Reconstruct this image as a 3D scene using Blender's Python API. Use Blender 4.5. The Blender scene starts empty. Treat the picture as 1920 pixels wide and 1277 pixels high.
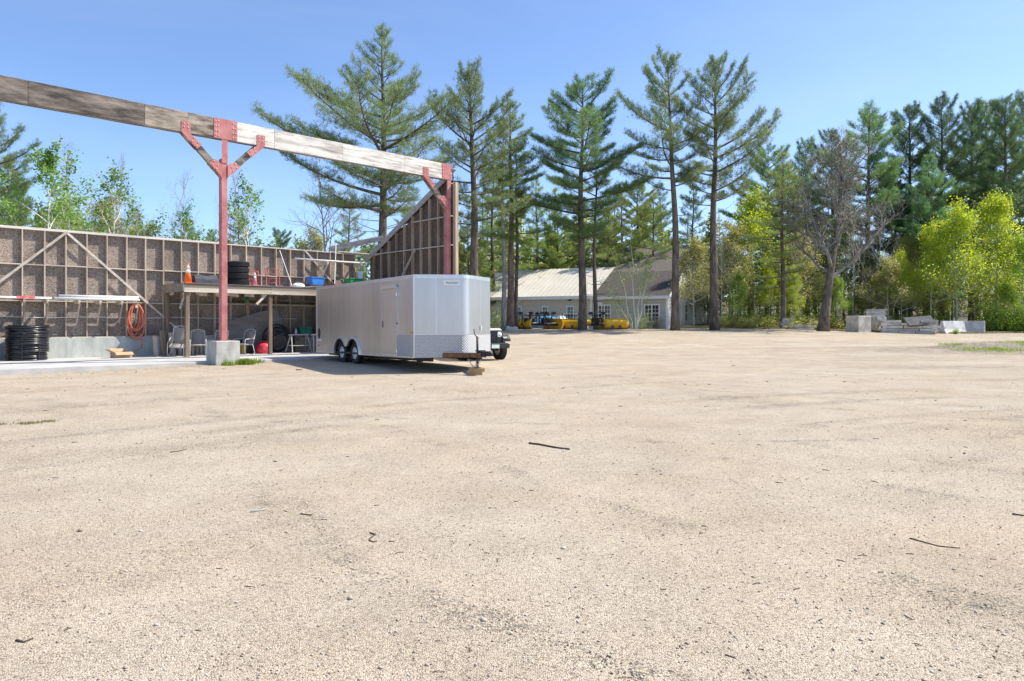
import bpy, math, random
import numpy as np
from mathutils import Vector, Matrix

# ------------------------------------------------------------------ camera, sky, sun, exposure
S = bpy.context.scene
F = 1330.0                       # focal length in photo pixels (1920 wide)
CAM_H = 1.4
cam_d = bpy.data.cameras.new('camera'); cam = bpy.data.objects.new('camera', cam_d)
S.collection.objects.link(cam); S.camera = cam
cam.location = (0, 0, CAM_H); cam.rotation_euler = (math.pi/2, 0, 0)
cam_d.sensor_width = 36; cam_d.lens = F/1920*36; cam_d.shift_y = -32.5/1920
cam_d.clip_start = 0.05; cam_d.clip_end = 3000

SUN = Vector((2.0, 0.36, 2.6)).normalized()
world = bpy.data.worlds.new('World'); S.world = world; world.use_nodes = True
wn = world.node_tree.nodes; wl = world.node_tree.links
sky = wn.new('ShaderNodeTexSky'); sky.sky_type = 'NISHITA'; sky.sun_disc = False
sky.sun_elevation = math.asin(SUN.z); sky.sun_rotation = math.atan2(SUN.x, SUN.y)
sky.altitude = 200; sky.air_density = 0.75; sky.dust_density = 0.9; sky.ozone_density = 5.2
bg = wn['Background']
wtc = wn.new('ShaderNodeTexCoord'); wmp = wn.new('ShaderNodeMapping'); wmp.inputs['Scale'].default_value = (1.0, 1.0, 4.5); wmp.inputs['Rotation'].default_value = (0, math.radians(14), 0)
wnz = wn.new('ShaderNodeTexNoise'); wnz.inputs['Scale'].default_value = 1.6; wnz.inputs['Detail'].default_value = 7; wnz.inputs['Roughness'].default_value = .55; wnz.inputs['Distortion'].default_value = .6
wcr = wn.new('ShaderNodeMapRange'); wcr.inputs[1].default_value = .42; wcr.inputs[2].default_value = .78; wcr.inputs[3].default_value = 0.0; wcr.inputs[4].default_value = 0.12   # thin cirrus veil
wmx = wn.new('ShaderNodeMix'); wmx.data_type = 'RGBA'; wmx.inputs[7].default_value = (4.2, 4.6, 5.0, 1)
wl.new(wtc.outputs['Generated'], wmp.inputs[0]); wl.new(wmp.outputs[0], wnz.inputs['Vector']); wl.new(wnz.outputs['Fac'], wcr.inputs[0])
wl.new(wcr.outputs[0], wmx.inputs[0]); wl.new(sky.outputs[0], wmx.inputs[6]); wl.new(wmx.outputs[2], bg.inputs[0])
bg.inputs[0].default_value = (1,1,1,1); bg.inputs[1].default_value = 0.145
sl = bpy.data.lights.new('sun', 'SUN'); sl.energy = 3.7; sl.angle = math.radians(0.53); sl.color = (1.0, 0.93, 0.82)
so = bpy.data.objects.new('sun', sl); S.collection.objects.link(so)
so.rotation_euler = SUN.to_track_quat('Z', 'Y').to_euler(); so.location = (30, 10, 40)
S.view_settings.view_transform = 'Standard'; S.view_settings.look = 'None'
S.view_settings.exposure = 0.86; S.view_settings.gamma = 1.0
S.view_settings.use_curve_mapping = False

# ------------------------------------------------------------------ helpers
R = random.Random(7)
COL = S.collection
def rad(d): return math.radians(d)

class MB:
    """collects geometry, builds ONE mesh object"""
    def __init__(s): s.v = []; s.f = []
    def add(s, vs, fs):
        o = len(s.v); s.v.extend([tuple(p) for p in vs]); s.f.extend([tuple(i+o for i in f) for f in fs]); return s
    def box(s, c, d, rot=None):
        x, y, z = d[0]/2, d[1]/2, d[2]/2
        vs = [Vector(p) for p in ((-x,-y,-z),(x,-y,-z),(x,y,-z),(-x,y,-z),(-x,-y,z),(x,-y,z),(x,y,z),(-x,y,z))]
        if rot is not None: vs = [rot @ p for p in vs]
        c = Vector(c)
        return s.add([p+c for p in vs], [(3,2,1,0),(4,5,6,7),(0,1,5,4),(1,2,6,5),(2,3,7,6),(3,0,4,7)])
    def b2(s, x0, x1, y0, y1, z0, z1):
        return s.box(((x0+x1)/2,(y0+y1)/2,(z0+z1)/2), (abs(x1-x0),abs(y1-y0),abs(z1-z0)))
    def bar(s, p0, p1, w, h, up=(0,0,1)):
        p0 = Vector(p0); p1 = Vector(p1); d = (p1-p0); L = d.length; d.normalize()
        up = Vector(up)
        if abs(d.dot(up)) > .98: up = Vector((0,1,0))
        sd = d.cross(up).normalized(); u2 = sd.cross(d)
        m = Matrix((d, sd, u2)).transposed()
        return s.box((p0+p1)/2, (L, w, h), m)
    def tube(s, pts, r, n=8, closed=False, cap=True):
        pts = [Vector(p) for p in pts]; N = len(pts)
        rs = r if isinstance(r, (list, tuple)) else [r]*N
        o = len(s.v); prev = None
        for i, p in enumerate(pts):
            if closed: t = pts[(i+1) % N]-pts[i-1]
            else: t = pts[min(i+1, N-1)]-pts[max(i-1, 0)]
            if t.length < 1e-9: t = Vector((0,0,1))
            t.normalize()
            if prev is None:
                a = Vector((0,0,1)) if abs(t.z) < .9 else Vector((1,0,0))
                prev = t.cross(a).normalized()
            else:
                prev = (prev - t*prev.dot(t))
                if prev.length < 1e-6: prev = t.orthogonal()
                prev.normalize()
            b = t.cross(prev)
            for k in range(n):
                a = 2*math.pi*k/n
                s.v.append(tuple(p + (prev*math.cos(a)+b*math.sin(a))*rs[i]))
        M = N if closed else N-1
        for i in range(M):
            j = (i+1) % N
            for k in range(n):
                k2 = (k+1) % n
                s.f.append((o+i*n+k, o+i*n+k2, o+j*n+k2, o+j*n+k))
        if cap and not closed:
            s.f.append(tuple(o+k for k in reversed(range(n))))
            s.f.append(tuple(o+(N-1)*n+k for k in range(n)))
        return s
    def lathe(s, prof, c=(0,0,0), axis='z', n=20, cap=True):
        """prof: list of (radius, height)"""
        o = len(s.v); c = Vector(c)
        for r, h in prof:
            for k in range(n):
                a = 2*math.pi*k/n; x, y = r*math.cos(a), r*math.sin(a)
                p = {'z': (x, y, h), 'y': (x, h, -y), 'x': (h, x, y)}[axis]
                s.v.append(tuple(Vector(p)+c))
        for i in range(len(prof)-1):
            for k in range(n):
                k2 = (k+1) % n
                s.f.append((o+i*n+k, o+i*n+k2, o+(i+1)*n+k2, o+(i+1)*n+k))
        if cap and prof[0][0] > 1e-4: s.f.append(tuple(o+k for k in reversed(range(n))))
        if cap and prof[-1][0] > 1e-4: s.f.append(tuple(o+(len(prof)-1)*n+k for k in range(n)))
        return s
    def prism(s, poly, y0, y1, plane='xz'):
        n = len(poly); o = len(s.v)
        for y in (y0, y1):
            for a, b in poly:
                s.v.append({'xz': (a, y, b), 'yz': (y, a, b), 'xy': (a, b, y)}[plane])
        s.f.append(tuple(o+i for i in range(n))); s.f.append(tuple(o+n+i for i in reversed(range(n))))
        for i in range(n):
            j = (i+1) % n
            s.f.append((o+j, o+i, o+n+i, o+n+j))
        return s
    def mesh(s, name, m=None, smooth=False):
        me = bpy.data.meshes.new(name); me.from_pydata(s.v, [], s.f); me.validate(); me.update()
        import bmesh
        bm = bmesh.new(); bm.from_mesh(me); bmesh.ops.recalc_face_normals(bm, faces=bm.faces[:]); bm.to_mesh(me); bm.free()
        if m: me.materials.append(m)
        if smooth: me.polygons.foreach_set('use_smooth', [True]*len(me.polygons))
        return me
    def build(s, name, m, parent=None, smooth=False, bevel=0, kind=None, label=None, auto=False):
        me = s.mesh(name, m, smooth)
        o = bpy.data.objects.new(name, me); COL.objects.link(o)
        if parent is not None: o.parent = parent
        if bevel:
            b = o.modifiers.new('bevel', 'BEVEL'); b.width = bevel; b.segments = 2; b.limit_method = 'ANGLE'
        if auto:
            try: me.shade_smooth() ; me.set_sharp_from_angle(angle=rad(35))
            except Exception: pass
        if kind: o['kind'] = kind
        if label: o['label'] = label
        return o

def np_obj(name, verts, faces_tri, m, parent=None, tint=None, kind=None, smooth=False):
    """fast mesh from numpy arrays: verts (n,3), tris (m,3)"""
    me = bpy.data.meshes.new(name)
    nv, nf = len(verts), len(faces_tri)
    me.vertices.add(nv); me.vertices.foreach_set('co', np.asarray(verts, np.float32).ravel())
    me.loops.add(nf*3); me.loops.foreach_set('vertex_index', np.asarray(faces_tri, np.int32).ravel())
    me.polygons.add(nf); me.polygons.foreach_set('loop_start', np.arange(nf, dtype=np.int32)*3)
    me.polygons.foreach_set('loop_total', np.full(nf, 3, np.int32))
    if smooth: me.polygons.foreach_set('use_smooth', np.ones(nf, bool))
    me.update(calc_edges=True)
    if tint is not None:
        at = me.attributes.new('tint', 'FLOAT', 'POINT'); at.data.foreach_set('value', np.asarray(tint, np.float32))
    me.materials.append(m)
    o = bpy.data.objects.new(name, me); COL.objects.link(o)
    if parent is not None: o.parent = parent
    if kind: o['kind'] = kind
    return o

def thing(name, label, cat, loc=(0,0,0), rotz=0, group=None, rot=None):
    o = bpy.data.objects.new(name, None); COL.objects.link(o)
    o.empty_display_size = .2
    o.location = loc; o.rotation_euler = rot if rot else (0,0,rotz)
    o['label'] = label; o['category'] = cat
    if group: o['group'] = group
    return o
def tag(o, label, cat, group=None, kind=None):
    o['label'] = label; o['category'] = cat
    if group: o['group'] = group
    if kind: o['kind'] = kind
    return o
def struct(o): o['kind'] = 'structure'; return o
def copy_tree(o, parent=None):
    c = o.copy(); COL.objects.link(c); c.parent = parent
    for ch in list(o.children): copy_tree(ch, c)
    return c
def dup(o, loc, rotz, label, scale=None):
    c = copy_tree(o); c.location = loc; c.rotation_euler = (0,0,rotz); c['label'] = label
    if scale: c.scale = scale
    return c

# ------------------------------------------------------------------ materials
def _nt(name):
    m = bpy.data.materials.new(name); m.use_nodes = True
    return m, m.node_tree.nodes, m.node_tree.links
def mat(name, c1, c2=None, scale=6, rough=.75, metal=0, bump=0, bscale=None, stretch=(1,1,1), rnd=.12, spec=.4, detail=5, lo=.35, hi=.65, dist=.02, coat=0):
    m, n, l = _nt(name); p = n['Principled BSDF']
    c2 = c2 or tuple(min(1, x*1.12) for x in c1)
    tc = n.new('ShaderNodeTexCoord'); oi = n.new('ShaderNodeObjectInfo')
    mp = n.new('ShaderNodeMapping'); mp.inputs['Scale'].default_value = stretch
    ad = n.new('ShaderNodeVectorMath'); ad.operation = 'ADD'
    ml = n.new('ShaderNodeMath'); ml.operation = 'MULTIPLY'; ml.inputs[1].default_value = 37.0
    l.new(oi.outputs['Random'], ml.inputs[0]); l.new(tc.outputs['Object'], mp.inputs[0])
    l.new(mp.outputs[0], ad.inputs[0]); l.new(ml.outputs[0], ad.inputs[1])
    nz = n.new('ShaderNodeTexNoise'); nz.inputs['Scale'].default_value = scale; nz.inputs['Detail'].default_value = detail
    nz.inputs['Roughness'].default_value = .65
    l.new(ad.outputs[0], nz.inputs['Vector'])
    cr = n.new('ShaderNodeValToRGB'); cr.color_ramp.elements[0].position = lo; cr.color_ramp.elements[1].position = hi
    cr.color_ramp.elements[0].color = (*c1, 1); cr.color_ramp.elements[1].color = (*c2, 1)
    l.new(nz.outputs['Fac'], cr.inputs[0])
    out = cr.outputs[0]
    if rnd:
        mr = n.new('ShaderNodeMapRange'); mr.inputs[3].default_value = 1-rnd; mr.inputs[4].default_value = 1+rnd
        l.new(oi.outputs['Random'], mr.inputs[0])
        vm = n.new('ShaderNodeVectorMath'); vm.operation = 'SCALE'
        l.new(out, vm.inputs[0]); l.new(mr.outputs[0], vm.inputs['Scale']); out = vm.outputs[0]
    l.new(out, p.inputs['Base Color'])
    p.inputs['Roughness'].default_value = rough; p.inputs['Metallic'].default_value = metal
    p.inputs['Specular IOR Level'].default_value = spec
    if coat: p.inputs['Coat Weight'].default_value = coat; p.inputs['Coat Roughness'].default_value = .08
    if bump:
        nb = n.new('ShaderNodeTexNoise'); nb.inputs['Scale'].default_value = bscale or scale*4; nb.inputs['Detail'].default_value = 4
        l.new(ad.outputs[0], nb.inputs['Vector'])
        bp = n.new('ShaderNodeBump'); bp.inputs['Strength'].default_value = bump; bp.inputs['Distance'].default_value = dist
        l.new(nb.outputs['Fac'], bp.inputs['Height']); l.new(bp.outputs[0], p.inputs['Normal'])
    return m
def leafmat(name, c1, c2, trans=.35, c3=None):
    m, n, l = _nt(name); n.remove(n['Principled BSDF'])
    at = n.new('ShaderNodeAttribute'); at.attribute_name = 'tint'
    cr = n.new('ShaderNodeValToRGB'); cr.color_ramp.elements[0].color = (*c1, 1); cr.color_ramp.elements[1].color = (*c2, 1)
    if c3:
        e = cr.color_ramp.elements.new(.9); e.color = (*c2, 1); cr.color_ramp.elements[-1].color = (*c3, 1)
    l.new(at.outputs['Fac'], cr.inputs[0])
    oi = n.new('ShaderNodeObjectInfo'); mr = n.new('ShaderNodeMapRange'); mr.inputs[3].default_value = .88; mr.inputs[4].default_value = 1.12
    l.new(oi.outputs['Random'], mr.inputs[0])
    vm = n.new('ShaderNodeVectorMath'); vm.operation = 'SCALE'; l.new(cr.outputs[0], vm.inputs[0]); l.new(mr.outputs[0], vm.inputs['Scale'])
    d = n.new('ShaderNodeBsdfDiffuse'); t = n.new('ShaderNodeBsdfTranslucent'); g = n.new('ShaderNodeBsdfGlossy'); g.inputs['Roughness'].default_value = .45
    g.inputs['Color'].default_value = (.6,.6,.6,1)
    l.new(vm.outputs[0], d.inputs[0]); l.new(vm.outputs[0], t.inputs[0])
    mx = n.new('ShaderNodeMixShader'); mx.inputs[0].default_value = trans
    l.new(d.outputs[0], mx.inputs[1]); l.new(t.outputs[0], mx.inputs[2])
    m2 = n.new('ShaderNodeMixShader'); m2.inputs[0].default_value = .05
    l.new(mx.outputs[0], m2.inputs[1]); l.new(g.outputs[0], m2.inputs[2])
    l.new(m2.outputs[0], n['Material Output'].inputs[0])
    return m

M = {}
V_, H_ = (1,1,.07), (.07,1,1)
M['stud']   = mat('stud_wood', (.42,.335,.25), (.60,.50,.395), 9, .85, bump=.3, stretch=V_, rnd=.2)
M['girt']   = mat('girt_wood', (.42,.36,.29), (.60,.53,.45), 9, .85, bump=.3, stretch=H_, rnd=.15)
M['plate']  = mat('top_plate_wood', (.52,.47,.41), (.70,.65,.58), 9, .85, bump=.3, stretch=H_, rnd=.1)
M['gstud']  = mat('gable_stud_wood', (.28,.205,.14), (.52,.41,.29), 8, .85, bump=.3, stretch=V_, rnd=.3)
M['greywood'] = mat('grey_wood', (.22,.20,.19), (.40,.375,.35), 8, .85, bump=.35, stretch=H_, rnd=.15)
M['oldpost'] = mat('old_post_wood', (.15,.105,.07), (.33,.255,.18), 7, .85, bump=.4, stretch=V_, rnd=.2)
M['fascia'] = mat('fascia_wood', (.40,.31,.21), (.70,.61,.49), 6, .85, bump=.3, stretch=H_, rnd=.2, lo=.3, hi=.6)
M['deck']   = mat('deck_wood', (.16,.13,.10), (.32,.27,.21), 4, .9, bump=.4, stretch=H_)
M['plywood'] = mat('plywood_grey', (.17,.145,.13), (.27,.24,.215), 3, .85, bump=.15, stretch=(.3,1,1))
M['newwood'] = mat('new_wood', (.42,.26,.12), (.60,.42,.22), 9, .8, bump=.3, stretch=H_)
M['beam_dark'] = mat('beam_dark_wood', (.055,.043,.036), (.30,.25,.205), 2.6, .85, bump=.6, bscale=22, stretch=(.35,1,1.8), rnd=.25, lo=.38, hi=.68, detail=9)
M['beam_mid'] = mat('beam_weathered_wood', (.085,.065,.05), (.40,.34,.27), 3.0, .85, bump=.6, bscale=22, stretch=(.35,1,1.8), rnd=.2, lo=.38, hi=.6, detail=9)
M['beam_light'] = mat('beam_bleached_wood', (.30,.26,.215), (.74,.70,.63), 3.4, .85, bump=.5, bscale=22, stretch=(.3,1,2.4), rnd=.08, lo=.32, hi=.56, detail=10)
M['red_steel'] = mat('red_oxide_steel', (.38,.12,.115), (.53,.23,.21), 2.2, .75, bump=.05, rnd=.04)
M['bolt'] = mat('pink_bolt', (.62,.36,.35), (.70,.46,.45), 8, .5)
M['concrete'] = mat('pier_concrete', (.34,.335,.31), (.60,.59,.55), 3.2, .9, bump=.5, bscale=30, stretch=(1,1,.4), rnd=.05, detail=9)
M['stem']   = mat('stem_wall_concrete', (.33,.345,.315), (.52,.54,.50), 2.4, .9, bump=.3, bscale=26, stretch=(1,1,.35), rnd=.05, detail=9)
M['slab']   = mat('slab_concrete', (.42,.41,.385), (.56,.55,.525), 1.2, .85, bump=.15, bscale=20, rnd=0, detail=9)
M['oldcon'] = mat('old_concrete', (.34,.315,.27), (.62,.585,.52), 2.2, .92, bump=.6, bscale=18, rnd=.25, detail=9)
M['darkcon'] = mat('dark_slab_concrete', (.10,.098,.096), (.17,.165,.16), 2.5, .92, bump=.4, bscale=18)
M['whitecon'] = mat('barrier_concrete', (.48,.47,.44), (.74,.73,.70), 1.6, .9, bump=.3, bscale=18, rnd=.05)
M['silver'] = mat('trailer_silver', (.55,.535,.51), (.66,.645,.62), .8, .42, metal=1.0, rnd=0, spec=.5, bump=.25, bscale=1.6, stretch=(1,1,.25))
M['trim']   = mat('aluminium_trim', (.66,.67,.68), (.74,.75,.76), 5, .35, metal=.8, rnd=0)
M['vinyl']  = mat('white_paint', (.76,.76,.75), (.82,.82,.80), 4, .5, rnd=0)
M['rubber'] = mat('tyre_rubber', (.018,.018,.019), (.035,.035,.036), 12, .75, bump=.2, rnd=.1)
M['black']  = mat('black_steel', (.014,.014,.016), (.03,.03,.032), 9, .45, rnd=.1)
M['blackpl'] = mat('black_plastic', (.022,.023,.026), (.04,.041,.045), 9, .55, rnd=.1)
M['pipe']   = mat('black_poly_pipe', (.012,.013,.016), (.022,.023,.027), 9, .28, rnd=.1, spec=.55)
M['chrome'] = mat('bright_metal', (.7,.7,.7), (.8,.8,.8), 5, .2, metal=.9, rnd=0)
M['rust']   = mat('rusty_steel', (.10,.05,.028), (.24,.115,.055), 9, .8, bump=.3)
M['lumber'] = mat('lumber_block', (.36,.21,.09), (.52,.34,.17), 8, .8, bump=.3, stretch=H_)
M['amber']  = mat('amber_lens', (.80,.30,.03), (.85,.36,.05), 5, .3, rnd=0)
M['lens']   = mat('lamp_glass', (.72,.74,.76), (.85,.86,.88), 9, .12, rnd=0, spec=.7)
M['jeep']   = mat('white_car_paint', (.74,.75,.76), (.79,.80,.81), 2, .25, rnd=0, coat=.8)
M['plate_g'] = mat('licence_plate', (.55,.66,.60), (.70,.78,.74), 30, .4, rnd=0)
M['green_d'] = mat('dark_green_paint', (.03,.10,.05), None, 5, .5, rnd=0)
M['glass']  = mat('window_glass', (.015,.018,.022), (.03,.034,.04), 2, .06, rnd=.1, spec=.8)
M['orange'] = mat('cone_orange', (.85,.16,.025), (.92,.22,.04), 6, .5, rnd=0)
M['reflect'] = mat('cone_collar_white', (.75,.75,.75), (.86,.86,.86), 6, .4, rnd=0)
M['pink']   = mat('faded_cone_pink', (.72,.24,.26), (.80,.34,.35), 6, .6, rnd=0)
M['redpaint'] = mat('red_paint', (.42,.045,.045), (.55,.09,.085), 8, .5, rnd=.1)
M['redpl']  = mat('red_plastic', (.62,.03,.06), (.70,.06,.09), 4, .4, rnd=0)
M['blue']   = mat('blue_plastic', (.035,.19,.62), (.06,.25,.70), 4, .4, rnd=0)
M['green']  = mat('green_plastic', (.02,.33,.09), (.03,.40,.12), 4, .4, rnd=0)
M['dkgreen'] = mat('green_crate_plastic', (.02,.16,.09), (.03,.21,.12), 4, .5, rnd=0)
M['yellow'] = mat('yellow_plastic', (.62,.40,.03), (.70,.48,.05), 4, .45, rnd=0)
M['ltblue'] = mat('pale_bucket_plastic', (.50,.58,.66), (.58,.66,.74), 4, .45, rnd=0)
M['bluetarp'] = mat('blue_tarp', (.06,.20,.36), (.13,.32,.50), 5, .5, bump=.6, bscale=6)
M['sling']  = mat('grey_sling_fabric', (.25,.23,.21), (.31,.285,.265), 30, .85, bump=.2, bscale=120, rnd=.08)
M['taupe']  = mat('chair_frame_paint', (.52,.49,.45), (.60,.57,.53), 6, .45, rnd=.05)
M['pvc']    = mat('white_pvc', (.68,.66,.63), (.80,.79,.77), 4, .45, rnd=.1)
M['card']   = mat('cardboard', (.44,.30,.17), (.55,.40,.25), 6, .85, rnd=0)
M['hose']   = mat('orange_red_hose', (.60,.13,.075), (.74,.24,.16), 5, .55, rnd=0)
M['galv']   = mat('galvanised_steel', (.36,.36,.345), (.50,.50,.48), 8, .5, metal=.3, rnd=.1)
M['tarp']   = mat('dark_grey_sheet', (.05,.056,.066), (.085,.094,.108), 3, .8, rnd=0, spec=.2)
M['bark']   = mat('pine_bark', (.07,.055,.042), (.205,.168,.132), 5, .95, bump=.9, bscale=12, stretch=(1,1,.3), rnd=.15, dist=.05)
M['bark_r'] = mat('red_pine_bark', (.12,.075,.05), (.27,.185,.14), 5, .95, bump=.9, bscale=12, stretch=(1,1,.35), rnd=.15, dist=.05)
M['bark_g'] = mat('grey_bark', (.155,.147,.13), (.37,.355,.32), 5, .95, bump=.8, bscale=14, stretch=(1,1,.3), rnd=.2, dist=.04)
M['birch']  = mat('birch_bark', (.30,.27,.24), (.74,.71,.67), 7, .8, bump=.3, stretch=(.6,.6,1.6), rnd=.1, lo=.3, hi=.45)
M['ltbark'] = mat('pale_sapling_bark', (.30,.28,.25), (.50,.475,.43), 7, .85, bump=.3, rnd=.15)
M['metalroof'] = mat('white_metal_roof', (.54,.51,.43), (.64,.61,.53), .5, .45, rnd=.02)
M['shingle'] = mat('dark_shingles', (.05,.043,.04), (.11,.095,.088), 14, .95, bump=.4, bscale=40, rnd=0)
M['shingle2'] = mat('grey_shingles', (.09,.078,.07), (.165,.145,.13), 14, .95, bump=.4, bscale=40, rnd=0)
M['sid_tan'] = mat('tan_siding', (.54,.48,.40), (.64,.575,.49), 1.0, .8, stretch=(.4,1,6), rnd=0)
M['sid_grey'] = mat('grey_siding', (.46,.45,.39), (.54,.53,.47), 1.0, .8, stretch=(.4,1,6), rnd=0)
M['sid_white'] = mat('white_siding', (.62,.61,.58), (.72,.71,.68), 1.0, .8, rnd=0)
M['plow']   = mat('plow_yellow', (.68,.37,.012), (.80,.46,.02), 3, .45, bump=.05, rnd=.08)
M['rock']   = mat('field_stone', (.22,.20,.18), (.42,.39,.36), 4, .92, bump=.5)
M['stick']  = mat('dead_stick', (.045,.032,.024), (.12,.09,.065), 12, .9, bump=.4)
# foliage: random tint per leaf / tuft
M['n_white'] = leafmat('white_pine_needles', (.13,.19,.075), (.34,.43,.17), .62)
M['n_blue']  = leafmat('blue_green_needles', (.11,.205,.075), (.29,.455,.165), .62)
M['n_olive'] = leafmat('olive_needles', (.18,.235,.06), (.40,.47,.135), .62)
M['n_dark']  = leafmat('dark_pine_needles', (.07,.13,.05), (.185,.295,.105), .56)
M['n_red']   = leafmat('red_pine_needles', (.14,.22,.048), (.34,.46,.11), .62)
M['n_light'] = leafmat('young_pine_needles', (.11,.235,.085), (.27,.46,.17), .58)
M['l_bright'] = leafmat('bright_spring_leaves', (.30,.42,.015), (.66,.72,.05), .68)
M['l_green'] = leafmat('green_spring_leaves', (.20,.34,.03), (.48,.62,.09), .7)
M['l_olive'] = leafmat('olive_spring_leaves', (.30,.30,.08), (.62,.60,.22), .7)
M['l_birch'] = leafmat('birch_leaves', (.12,.25,.04), (.32,.50,.10), .68)
M['l_bud']   = leafmat('pale_buds', (.25,.25,.16), (.46,.45,.31), .5)
M['grass']   = leafmat('grass_blades', (.17,.26,.03), (.38,.52,.06), .55)
M['drygrass'] = leafmat('dry_grass', (.22,.19,.08), (.33,.33,.12), .4)

def osb(name, c1, c2, c3):
    m, n, l = _nt(name); p = n['Principled BSDF']
    tc = n.new('ShaderNodeTexCoord'); oi = n.new('ShaderNodeObjectInfo')
    nz = n.new('ShaderNodeTexNoise'); nz.inputs['Scale'].default_value = 5; l.new(tc.outputs['Object'], nz.inputs['Vector'])
    mx = n.new('ShaderNodeMix'); mx.data_type = 'VECTOR'; mx.inputs[0].default_value = .12
    l.new(tc.outputs['Object'], mx.inputs[4]); l.new(nz.outputs['Color'], mx.inputs[5])
    vo = n.new('ShaderNodeTexVoronoi'); vo.inputs['Scale'].default_value = 46
    l.new(mx.outputs[1], vo.inputs['Vector'])
    cr = n.new('ShaderNodeValToRGB'); e = cr.color_ramp.elements
    e[0].position = .05; e[0].color = (*c1, 1); e[1].position = .95; e[1].color = (*c3, 1); x = e.new(.5); x.color = (*c2, 1)
    sp = n.new('ShaderNodeSeparateColor'); l.new(vo.outputs['Color'], sp.inputs[0]); l.new(sp.outputs[0], cr.inputs[0])
    big = n.new('ShaderNodeTexNoise'); big.inputs['Scale'].default_value = 1.1; l.new(tc.outputs['Object'], big.inputs['Vector'])
    mr = n.new('ShaderNodeMapRange'); mr.inputs[1].default_value = .3; mr.inputs[2].default_value = .7; mr.inputs[3].default_value = .75; mr.inputs[4].default_value = 1.2
    l.new(big.outputs['Fac'], mr.inputs[0])
    vm = n.new('ShaderNodeVectorMath'); vm.operation = 'SCALE'; l.new(cr.outputs[0], vm.inputs[0]); l.new(mr.outputs[0], vm.inputs['Scale'])
    l.new(vm.outputs[0], p.inputs['Base Color']); p.inputs['Roughness'].default_value = .9
    bp = n.new('ShaderNodeBump'); bp.inputs['Strength'].default_value = .5; bp.inputs['Distance'].default_value = .01
    l.new(vo.outputs['Distance'], bp.inputs['Height']); l.new(bp.outputs[0], p.inputs['Normal'])
    return m
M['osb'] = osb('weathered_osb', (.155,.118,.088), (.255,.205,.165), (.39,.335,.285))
M['osb_dark'] = osb('dark_osb', (.06,.040,.028), (.12,.082,.058), (.18,.13,.095))

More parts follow.
